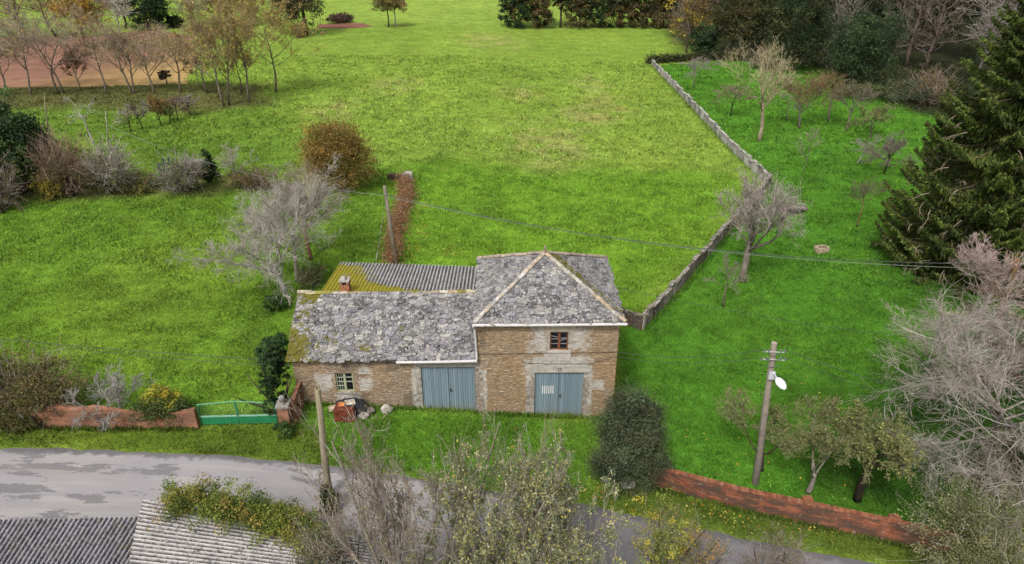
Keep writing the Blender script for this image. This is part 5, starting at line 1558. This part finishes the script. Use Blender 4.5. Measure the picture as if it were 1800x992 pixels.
bare_tree('orchard_tree', 'two limbed dark tree behind the lamp pole by the red wall', 1338, 826, 694, 165, 320, T(96, 84, 74), OLIVETW, 'apple trees behind the red brick wall', leaves=(4200, .075, olv), fork=.16, bt=.45, leader=.1, limbs=3, br=11, tw=9, tl=6, up=.1, spread=.75, tr=.12, rmin=.007)
bare_tree('orchard_tree', 'white lichened forked apple tree just above the red wall', 1420, 866, 716, 150, 325, T(170, 160, 148), OLIVETW, 'apple trees behind the red brick wall', leaves=(5000, .075, olv), fork=.12, bt=.45, leader=.1, limbs=4, br=11, tw=9, tl=6, up=.06, spread=.85, tr=.11, rmin=.007)
bare_tree('orchard_tree', 'dark trunked leafy apple tree by the red wall, rightmost of three', 1506, 880, 738, 150, 322, T(70, 62, 52), OLIVETW, 'apple trees behind the red brick wall', leaves=(8500, .085, olv + [T(150, 150, 80)]), fork=.34, bt=.3, leader=.2, limbs=7, br=9, tw=8, tl=5, up=.04, spread=.9, tr=.16, rmin=.007)

# box hedge at the top of the orchard
hl = dense([(1142, 112), (1200, 108), (1260, 106), (1312, 106)], .5)
mb = MB(); Cp = np.repeat(hl, 260, 0); rr_ = np.random.default_rng(9); Cp = Cp + np.c_[rr_.normal(size=(len(Cp), 2)) * .35, np.abs(rr_.normal(size=len(Cp))) * .5 + .1]
leaf_cloud(mb, Cp, .3, [T(52, 62, 34), T(64, 70, 38), T(84, 76, 48)], rr_, .6)
t = thing('hedge', 'low dark clipped hedge closing the top of the orchard', 'hedge', (0, 0, 0)); mb.build('foliage', M['leaf'], t)

# ------------------------------------------------------------------ great spruce on the right
def spruce(name, label, px, py, top, width, seed, cols, dead=70, nb=330, dens=1.0):
    rng = np.random.default_rng(seed)
    loc, H = span(px, py, top); R = width * mpp(loc + [0, 0, H * .3]) / 2
    t = thing(name, label, 'tree', loc, 0, 'spruces on the right')
    mb = MB(); mb.tube([(0, 0, -.3), (.05, 0, H * .4), (0, .05, H * .97)], [.42, .3, .05], 10, T(96, 80, 64)); mb.build('trunk', M['bark'], t, smooth=True)
    z = np.sort(rng.uniform(.035, .99, nb)) ** 1.15 * H
    q = z / H
    L = R * (np.clip(1.05 - q, 0, 1) ** .62) * rng.uniform(.8, 1.08, nb) * np.where(q < .1, .86, 1)
    a = rng.uniform(0, 2 * math.pi, nb)
    d = np.c_[np.cos(a), np.sin(a), np.zeros(nb)]
    K = 9; s = np.linspace(0, 1, K)
    P = np.zeros((nb, K, 3))
    P[:, :, :2] = d[:, None, :2] * (L[:, None] * s[None])[:, :, None]
    droop = (.38 - .28 * q)
    P[:, :, 2] = z[:, None] + L[:, None] * (-droop[:, None] * np.sin(s * 2.3)[None] * 1.0 + .22 * s[None] ** 3)
    P[:, :, 2] = np.maximum(P[:, :, 2], .15)
    P += rng.normal(size=P.shape) * .05
    mb = MB(); mb.tubes(P, np.linspace(1, .15, K)[None] * (.02 + .012 * L)[:, None], 4, T(120, 104, 84)); mb.build('branches', M['bark'], t)
    mb = MB()
    nsp = (L * 120 * dens).astype(int) + 20
    bi = np.repeat(np.arange(nb), nsp); n = len(bi)
    u = rng.beta(1.5, 1.0, n) * .94 + .06
    k = np.minimum((u * (K - 1)).astype(int), K - 2); f = (u * (K - 1) - k)[:, None]
    c = P[bi, k] * (1 - f) + P[bi, k + 1] * f
    ax = nrm(P[bi, k + 1] - P[bi, k])
    side = nrm(np.cross(ax, [0, 0, 1.0])) * rng.choice([-1, 1], n)[:, None]
    w = L[bi] * .26 * (1.12 - u) * rng.random(n) + .04
    c = c + side * w[:, None] + np.c_[np.zeros(n), np.zeros(n), -rng.random(n) * (.16 + .45 * w)]
    A = nrm(side * .5 + ax * .75 + np.c_[np.zeros((n, 2)), -rng.uniform(.1, 1.5, n)] + rng.normal(size=(n, 3)) * .2)
    B = nrm(np.cross(A, rng.normal(size=(n, 3))))
    sz = rng.uniform(.13, .34, n)[:, None]
    tone = rng.uniform(.55, 1.4, nb)[bi]
    cc = np.asarray(cols)[rng.integers(len(cols), size=n)] * (tone * rng.uniform(.75, 1.25, n))[:, None]
    mb.quads(c, A * sz * .5, B * sz * .2, cc); mb.build('needles', M['leaf'], t)
    # dead pale branches showing in the lower half
    nd = dead; a = rng.uniform(math.pi * .9, math.pi * 2.1, nd); z = rng.uniform(.05, .55, nd) * H
    rr = R * np.clip(1.02 - z / H, 0, 1) ** .72 * rng.uniform(.72, 1.0, nd)
    st = np.c_[np.cos(a) * rr, np.sin(a) * rr, z - rr * .2]
    d = nrm(np.c_[np.cos(a), np.sin(a), rng.uniform(-.7, .1, nd)] + rng.normal(size=(nd, 3)) * .4)
    Pd, Rd = grow(st, d, rng.uniform(.6, 1.5, nd), 5, .25, -.12, rng, np.full(nd, .026), np.full(nd, .01))
    P2, R2, L2 = kids(Pd, Rd, np.full(nd, .7), 5, .2, 1, .7, .7, 4, .2, -.3, rng, .009)
    mb = MB(); mb.tubes(Pd, Rd, 4, T(176, 160, 136)); mb.tubes(P2, R2, 3, T(164, 146, 120)); tag(mb.build('dead_branches', M['bark'], t), None, None, None, 'stuff')
SPC = [T(74, 92, 34), T(88, 102, 40), T(60, 78, 32), T(104, 112, 46), T(68, 86, 42), T(82, 94, 34)]
spruce('spruce', 'huge dark spruce with drooping branches filling the right side', 1702, 464, -110, 362, 400, SPC, 90, 480)
spruce('spruce', 'second spruce behind the huge one at the right frame edge', 1850, 440, -120, 300, 401, SPC, 30, 300, .8)

# ------------------------------------------------------------------ woodland, top right
WG = 'trees along the wood edge'
bushy('wood_tree', 'dark green holly like bush before the wood near the hedge end', 1235, 102, 38, 58, 420, DKG + [T(60, 80, 50)], WG, leaf=.28, per=60, clumps=80, cat='tree')
bushy('wood_tree', 'olive brown autumn tree with yellow leaves, left end of the wood', 1205, 92, -20, 90, 421, [T(116, 96, 58), T(134, 110, 64), T(100, 88, 52), T(170, 150, 50)], WG, leaf=.3, per=30, clumps=110, trunk=.15, foot=.12, twigs=260, twigc=REDTW, cat='tree', rmin=.02)
bushy('wood_tree', 'brown bronze tree beside the dark tall evergreens', 1285, 100, -60, 100, 422, [T(76, 80, 42), T(96, 88, 50), T(62, 70, 38)], WG, leaf=.3, per=55, clumps=140, trunk=.2, foot=.1, twigs=120, twigc=REDTW, cat='tree', rmin=.02)
bushy('wood_tree', 'tall blackish green evergreen in the middle of the wood edge', 1390, 126, -90, 130, 423, [T(50, 66, 38), T(40, 56, 32), T(62, 76, 42), T(84, 84, 48)], WG, leaf=.28, per=70, clumps=260, trunk=.25, foot=.03, cat='tree', lobes=[(0, 0, .2, .8, .8, .2), (0, 0, .45, .9, .9, .3), (0, 0, .75, .8, .8, .28), (-.4, 0, .6, .5, .5, .2), (.4, 0, .35, .5, .5, .2)])
bushy('wood_tree', 'broad dome shaped dark evergreen in front of the bare larches', 1505, 160, 12, 150, 424, [T(54, 70, 40), T(44, 60, 34), T(70, 86, 48), T(62, 76, 46)], WG, leaf=.24, per=80, clumps=260, foot=.0, cat='tree')
bushy('wood_tree', 'greyish pink leafless bush above the dome shaped evergreen', 1462, 118, -40, 80, 425, [T(130, 112, 96)], WG, leaf=.2, per=12, clumps=60, twigs=260, twigc=GREYTW, cat='tree', rmin=.02, trunk=.12)
for i, (a, b_, w_, lab) in enumerate(((1592, 118, 120, 'bare larch with reddish trunk and sweeping grey branches'), (1626, 122, 110, 'second bare larch right beside it, ivy on its trunk'), (1566, 108, 90, 'slim bare larch at the back left of the pair'))):
    bare_tree('larch', lab, a, b_, -120, w_, 430 + i, T(118, 104, 92), [T(136, 122, 110), T(150, 138, 126), T(112, 100, 90)], WG, fork=.14, leader=1.0, limbs=30, br=6, tw=4, tl=1, up=.05, spread=1.1, tr=.3, rmin=.013, limb_t=.42)
bare_tree('wood_tree', 'pale bare tree leaning out of the wood beside the spruce top', 1712, 150, -30, 110, 434, BARKG, GREYTW, WG, fork=.2, leader=.4, limbs=9, br=7, tw=7, tl=3, up=.1, rmin=.022, tr=.2)
for i, (a, b_, tp, w_, lc, lab) in enumerate(((1335, 96, -110, 100, [T(62, 72, 40), T(80, 80, 46)], 'bronze green tree behind the blackish evergreen'), (1440, 100, -110, 110, [T(44, 54, 34), T(58, 64, 40)], 'dark evergreen rising behind the pink grey bush'), (1540, 84, -120, 130, [T(40, 50, 32), T(52, 60, 38)], 'shadowy evergreen behind the bare larches on the left'),
                                              (1640, 92, -120, 140, [T(38, 46, 30), T(56, 58, 38)], 'shadowy evergreen behind the bare larches on the right'), (1730, 110, -120, 130, [T(50, 60, 36), T(66, 74, 44)], 'dull evergreen behind the pale leaning tree'), (1260, 64, -110, 90, [T(96, 84, 50), T(80, 74, 44)], 'olive tree far behind the holly like bush'), (1830, 130, -120, 150, [T(56, 60, 38)], 'evergreen hidden behind the spruce at the frame edge'))):
    bushy('wood_tree', lab, a, b_, tp, w_, 440 + i, lc, WG, leaf=.4, per=50, clumps=190, trunk=.25, foot=.0, cat='tree')
bushy('undergrowth', 'brambly green undergrowth at the foot of the dome evergreen', 1520, 172, 148, 90, 450, [T(70, 92, 50), T(88, 96, 56), T(56, 72, 42)], leaf=.2, per=50, clumps=60, cat='bush')
bushy('undergrowth', 'bluish green bramble bank under the larches', 1590, 178, 140, 110, 451, [T(84, 100, 70), T(70, 84, 58), T(104, 100, 70)], leaf=.2, per=50, clumps=70, cat='bush')
bushy('undergrowth', 'tangle of pale dead branches between the wood and the spruce', 1630, 186, 120, 90, 452, [T(120, 100, 72), T(150, 120, 84)], leaf=.15, per=20, clumps=40, twigs=200, twigc=BROWNTW + GREYTW, cat='brush', rmin=.016)
bushy('undergrowth', 'brown undergrowth below the tall blackish evergreen', 1345, 122, 96, 70, 453, [T(100, 90, 62), T(84, 80, 50)], leaf=.2, per=40, clumps=40, twigs=120, twigc=GREYTW, cat='bush', rmin=.016)

# ------------------------------------------------------------------ bare trees, right edge
bare_tree('bare_tree', 'pinkish grey bare tree between the spruce and the leaning pole', 1720, 572, 432, 170, 460, T(150, 140, 132), [T(176, 152, 142), T(160, 138, 128), T(190, 170, 160)], tr=.2, fork=.3, leader=.2, limbs=9, br=9, tw=9, tl=5, up=.12, spread=.95, rmin=.011)
bare_tree('bare_tree', 'wide grey bare tree with long sagging branches at the right edge', 1740, 812, 552, 570, 461, T(160, 150, 138), GREYTW + PALETW + [T(176, 156, 144)], tr=.17, fork=.16, leader=.15, limbs=14, br=11, tw=11, tl=9, up=.02, spread=1.15, rmin=.0058, wig=.16)
bare_tree('bare_tree', 'reddish brown thicket like bare tree at the far right edge', 1800, 700, 540, 220, 462, T(130, 112, 100), REDTW, leaves=(1500, .10, [T(130, 104, 76), T(110, 100, 66)]), tr=.16, fork=.12, leader=.15, limbs=10, br=9, tw=9, tl=6, up=.06, rmin=.009)
bare_tree('bare_tree', 'pale greenish twigged bare tree left of the leaning pole', 1640, 700, 552, 190, 463, BARKG, [T(160, 164, 130), T(176, 176, 148), T(140, 142, 112)], tr=.12, fork=.25, leader=.2, limbs=7, br=8, tw=8, tl=5, up=.04, rmin=.009)
bushy('bramble', 'dark leafy bramble mass under the sagging bare tree', 1770, 880, 770, 150, 464, [T(60, 70, 38), T(76, 84, 46), T(96, 90, 56)], leaf=.09, per=70, clumps=150, twigs=160, twigc=BROWNTW, rmin=.007)
bushy('bramble', 'olive bramble thicket covering the right end of the red wall', 1710, 1030, 884, 270, 465, [T(124, 128, 84), T(104, 112, 66), T(144, 142, 104), T(92, 100, 58)], leaf=.075, per=80, clumps=260, twigs=300, twigc=PALETW + OLIVETW, rmin=.006, clump_r=.4)

# ------------------------------------------------------------------ shrubs by the left garden wall
SG = 'shrubs behind the left brick wall'
bushy('shrub', 'brown olive bramble mound behind the left brick wall', 85, 732, 620, 180, 500, [T(108, 100, 56), T(90, 92, 48), T(124, 108, 68), T(80, 84, 44)], SG, leaf=.10, per=80, clumps=180, twigs=420, twigc=GREYTW + BROWNTW, rmin=.008, depth=2.4)
bushy('shrub', 'yellow green shrub at the left frame edge above the mound', 8, 720, 610, 90, 501, [T(150, 140, 56), T(120, 120, 50), T(96, 104, 46)], SG, leaf=.10, per=70, clumps=90, twigs=160, twigc=PALETW, rmin=.008)
bare_tree('shrub', 'bare white twigged shrub hanging over the left brick wall', 214, 738, 636, 110, 502, BARKW, [T(160, 156, 148), T(142, 138, 132), T(172, 168, 160)], SG, tr=.05, fork=.08, leader=.1, limbs=10, br=8, tw=8, tl=5, up=.02, rmin=.0075, spread=.9, cat='bush')
bushy('shrub', 'bright yellow leafed shrub beside the green gate end of the wall', 296, 736, 680, 80, 503, [T(196, 180, 58), T(176, 166, 60), T(150, 150, 56), T(120, 130, 50)], SG, leaf=.09, per=70, clumps=80, depth=1.6)
bushy('ivy', 'dark ivy spilling over the brick wall under the yellow shrub', 285, 744, 702, 120, 504, [T(64, 84, 40), T(50, 70, 34), T(90, 100, 50)], leaf=.09, per=70, clumps=90, depth=1.3, cat='ivy', part='leaves')
bushy('ivy', 'green brown ivy hanging on the left half of the brick wall', 30, 752, 716, 120, 505, [T(96, 96, 50), T(74, 84, 40), T(110, 92, 56)], leaf=.09, per=60, clumps=80, depth=1.3, cat='ivy', part='leaves')
bushy('ivy', 'tall dark ivy covered hedge against the house gable', 496, 722, 604, 40, 506, [T(56, 78, 40), T(44, 64, 34), T(70, 92, 48)], leaf=.10, per=80, clumps=130, depth=3.2, cat='ivy', part='leaves')
bushy('shrub', 'rounded dark green shrub by the wing eave corner', 482, 642, 592, 62, 507, [T(60, 92, 48), T(48, 78, 40), T(76, 106, 56)], leaf=.10, per=80, clumps=90)
bushy('weeds', 'weeds and ivy at the foot of the brick gate pillar', 502, 764, 742, 44, 508, [T(56, 84, 40), T(80, 104, 48)], leaf=.08, per=50, clumps=30, cat='weeds')
bushy('ivy', 'ivy climbing the foot of the mossy broken pole', 580, 900, 846, 40, 509, [T(70, 80, 40), T(56, 70, 36), T(96, 92, 60)], leaf=.08, per=70, clumps=60, lobes=[(0, 0, .3, .9, .9, .4), (0, 0, .6, .5, .5, .4)], cat='ivy', part='leaves')

# big dark bush right of the house
bushy('evergreen_bush', 'tall dark grey green bush at the right corner of the house', 1103, 843, 674, 116, 520, [T(70, 86, 56), T(56, 72, 48), T(88, 102, 70), T(76, 90, 64), T(100, 110, 80), T(92, 92, 62)], leaf=.075, per=150, clumps=330, clump_r=.34, trunk=.12, foot=.0, twigs=260, twigc=[T(130, 128, 106), T(104, 112, 84)], lobes=[(.05, 0, .2, .98, .9, .22), (-.05, 0, .42, .86, .85, .26), (-.2, 0, .66, .55, .55, .22), (-.25, 0, .86, .27, .27, .13), (.45, 0, .44, .45, .5, .22), (.3, .1, .62, .34, .4, .18), (-.5, 0, .3, .45, .5, .24), (.1, 0, .78, .22, .22, .12)] + [(math.cos(a) * r, math.sin(a) * r, h, .2, .2, .08) for a, r, h in ((-2.6, .85, .3), (-2.0, .8, .5), (-.4, .9, .34), (-.9, .7, .62), (-2.4, .6, .72), (.1, .6, .7), (-1.5, .35, .9), (3.1, .95, .2), (-.1, 1.0, .2), (2.9, .75, .58))], rmin=.006)

# ------------------------------------------------------------------ trees close to the camera
FG = 'trees by the near side of the lane'
LV = [T(134, 138, 96), T(116, 124, 82), T(156, 156, 122), T(100, 112, 70), T(178, 174, 136), T(184, 172, 86), T(126, 136, 110)]
bare_tree('apple_tree', 'twiggy greyish pink tree with few leaves in front of the mossy pole', 700, 1120, 738, 250, 540, T(150, 140, 128), GREYTW + REDTW + PALETW, FG, leaves=(4500, .06, [T(120, 104, 78), T(104, 104, 70), T(140, 128, 92)]), tr=.15, fork=.15, leader=.15, limbs=9, br=9, tw=9, tl=5, up=.08, spread=.8, rmin=.005)
bare_tree('apple_tree', 'leafy grey green tree in the centre foreground with tall bare shoots', 830, 1130, 730, 270, 541, T(150, 140, 124), GREYTW + OLIVETW, FG, leaves=(34000, .075, LV, patchy(2.2, .42, .9)), tr=.16, fork=.15, leader=.2, limbs=11, br=9, tw=9, tl=5, up=.01, spread=1.05, rmin=.005, wig=.21)
bare_tree('apple_tree', 'leafy yellow flecked tree in the foreground right of centre', 965, 1130, 806, 290, 542, T(150, 138, 120), PALETW + GREYTW, FG, leaves=(32000, .075, LV, patchy(2.2, .3)), tr=.14, fork=.2, leader=.1, limbs=10, br=9, tw=9, tl=5, up=.0, spread=1.1, rmin=.005)
bushy('bramble', 'dark tangled brush at the bottom edge below the twiggy tree', 610, 1090, 930, 190, 543, [T(70, 80, 44), T(96, 92, 60), T(56, 66, 38)], leaf=.07, per=60, clumps=90, twigs=240, twigc=GREYTW, rmin=.0055)
bushy('bramble', 'mixed green and brown brush along the bottom edge in the middle', 900, 1090, 960, 260, 544, [T(92, 104, 56), T(112, 104, 70), T(76, 88, 46)], leaf=.07, per=60, clumps=110, twigs=260, twigc=GREYTW, rmin=.0055)
bushy('shrub', 'tall yellow green weedy shrub on the bottom edge over the lane', 1140, 1060, 868, 120, 545, [T(140, 146, 70), T(124, 132, 64), T(176, 160, 60), T(104, 116, 56)], leaf=.07, per=40, clumps=90, twigs=150, twigc=OLIVETW, rmin=.0055, foot=.1)
bushy('shrub', 'orange flecked low shrub at the bottom edge right of the weedy one', 1215, 1040, 930, 130, 546, [T(120, 112, 66), T(104, 104, 60), T(190, 140, 50), T(136, 126, 84)], leaf=.065, per=40, clumps=90, twigs=150, twigc=GREYTW, rmin=.0055)
bushy('shrub', 'grey brown twiggy shrub on the bottom edge before the red wall', 1345, 1060, 940, 140, 547, [T(120, 116, 80), T(104, 100, 66)], leaf=.06, per=20, clumps=60, twigs=330, twigc=GREYTW + BROWNTW, rmin=.0055)

# ivy heaped on the shed roof
ri = np.random.default_rng(77)
mb = MB()
pa = [at_h(x, y, z) for x, y, z in ((318, 884, 3.1), (380, 886, 3.1), (450, 905, 2.9), (520, 930, 2.7), (560, 965, 2.5), (470, 925, 2.8), (410, 900, 3.0), (540, 945, 2.6), (350, 888, 3.1), (495, 915, 2.8))]
Cc = np.array(pa); w = ri.integers(len(Cc), size=420)
cl = Cc[w] + np.c_[ri.normal(size=(420, 2)) * [.32, .3], np.abs(ri.normal(size=420)) * .22]
base = np.asarray([T(120, 132, 52), T(100, 116, 46), T(140, 146, 64), T(84, 100, 40), T(150, 130, 66)])[ri.integers(5, size=420)] * ri.uniform(.75, 1.2, (420, 1))
P = np.repeat(cl, 70, 0) + ri.normal(size=(420 * 70, 3)) * [.13, .13, .09]
A = nrm(ri.normal(size=P.shape)); B = nrm(np.cross(A, ri.normal(size=P.shape))); s = .075 * ri.uniform(.6, 1.3, len(P))[:, None]
mb.quads(P, A * s * .5, B * s * .35, np.repeat(base, 70, 0) * ri.uniform(.75, 1.25, (len(P), 1)))
t = thing('ivy', 'yellow green ivy heaped over the corner of the shed roof', 'ivy', (0, 0, 0)); mb.build('leaves', M['leaf'], t)

# ------------------------------------------------------------------ grass blades and fallen leaves
def grass():
    rng = np.random.default_rng(21)
    mb = MB()
    for (y0, y1, n, l0, l1, w) in ((14, 36, 170000, .10, .24, .022), (36, 62, 150000, .12, .30, .040), (62, 110, 120000, .16, .36, .085)):
        y = np.sqrt(rng.uniform(y0 ** 2, y1 ** 2, n)); x = rng.uniform(-1, 1, n) * (y * .84 + 5)
        d = fnoise(x / 1.1, y / 1.1, 14); keep = rng.random(n) < sstep(.25, .7, d) * .8 + .2
        c, s = math.cos(HYAW), math.sin(HYAW); u = x * c + (y - HY0) * s; v = -x * s + (y - HY0) * c
        keep &= ~((u > UL) & (u < UR) & (v > 0) & (v < 9.0))
        keep &= poly_dist(x, y, ROAD_POLY) < 0.06 * rng.normal(size=n) + .0
        if y1 > 62: keep &= poly_dist(x, y, PLOUGH) < 0
        keep &= fnoise(x / 6, y / 6, 41) > .18
        x, y, d = x[keep], y[keep], d[keep]; n = len(x)
        tone = fnoise(x / .7 + 9, y / .7, 77)
        col = ground_col(x, y) * (rng.uniform(.75, 1.6, n) * (1.22 - .4 * sstep(.35, .75, d)) * (.75 + .5 * tone))[:, None] * np.c_[rng.uniform(.85, 1.2, n), np.ones(n), rng.uniform(.8, 1.3, n)]
        h = rng.uniform(l0, l1, n) * (.6 + .8 * d)
        A = nrm(np.c_[rng.normal(size=(n, 2)) * .6, np.ones(n)]); a = rng.uniform(0, 6.28, n)
        B = np.c_[np.cos(a), np.sin(a), np.zeros(n)]
        C = np.c_[x, y, terrain(x, y)] + A * (h * .42)[:, None]
        mb.quads(C, A * (h * .5)[:, None], B * (w * rng.uniform(.6, 1.4, n))[:, None], col)
    def fringe(pts, n, spread, h0, h1):
        P = np.array(pts, float); sg = np.linalg.norm(np.diff(P[:, :2], axis=0), axis=1); cs = np.r_[0, np.cumsum(sg)]
        t = rng.uniform(0, cs[-1], n); x = np.interp(t, cs, P[:, 0]) + rng.normal(size=n) * spread; y = np.interp(t, cs, P[:, 1]) + rng.normal(size=n) * spread
        keep = fnoise(t / .9, t * 0 + 2, 3) > rng.uniform(.2, .6, n); x, y = x[keep], y[keep]; n = len(x)
        col = ground_col(x, y) * rng.uniform(.6, 1.3, (n, 1))
        A = nrm(np.c_[rng.normal(size=(n, 2)) * .4, np.ones(n)]); a = rng.uniform(0, 6.28, n); h = rng.uniform(h0, h1, n)
        mb.quads(np.c_[x, y, terrain(x, y)] + A * (h * .42)[:, None], A * (h * .5)[:, None], np.c_[np.cos(a), np.sin(a), np.zeros(n)] * (.022 * rng.uniform(.6, 1.4, n))[:, None], col)
    fringe([hw(UL, -.08, 0), hw(UR, -.08, 0)], 2600, .07, .12, .34)
    fringe([hw(UR + .08, 0, 0), hw(UR + .08, TD, 0)], 1200, .08, .15, .4)
    fringe([hw(UL - .08, 0, 0), hw(UL - .08, 6, 0)], 1200, .1, .15, .4)
    fringe(gp + [0, -.15, 0], 3000, .08, .12, .36)
    fringe(rp + [0, -.16, 0], 3600, .09, .12, .34)
    fringe(dense(WALL_DN) + [.12, -.1, 0], 5000, .14, .15, .42)
    fringe(dense(WALL_UP) + [-.12, -.1, 0], 4000, .16, .18, .5)
    tag(mb.build('grass', M['grass']), 'tufts of green meadow grass', None, None, 'stuff')
grass()
def litter(name, label, spots, cols, size, seed):
    rng = np.random.default_rng(seed); mb = MB()
    for (a, b_, rx, ry, n) in spots:
        q = rng.normal(size=(n, 2)) * [rx, ry]
        P = np.array([G(a + i, b_ + j) for i, j in q]); P[:, 2] += .05
        A = nrm(np.c_[rng.normal(size=(n, 2)), rng.normal(size=n) * .25]); B = nrm(np.cross(A, [0, 0, 1.0] + rng.normal(size=(n, 3)) * .2))
        s = size * rng.uniform(.6, 1.4, n)[:, None]
        mb.quads(P, A * s * .5, B * s * .4, np.asarray(cols)[rng.integers(len(cols), size=n)] * rng.uniform(.8, 1.2, (n, 1)))
    tag(mb.build(name, M['leaf']), label, None, None, 'stuff')
litter('fallen_leaves', 'orange and yellow fallen leaves on the grass', [(740, 410, 8, 12, 90), (790, 440, 10, 8, 80), (748, 363, 10, 4, 60), (726, 440, 8, 12, 70), (1380, 760, 120, 60, 120), (1250, 900, 80, 18, 130), (1060, 870, 30, 14, 80), (1440, 925, 60, 12, 60), (950, 780, 60, 25, 30)],
       [T(200, 140, 60), T(190, 170, 70), T(170, 120, 66), T(206, 196, 110)], .085, 61)
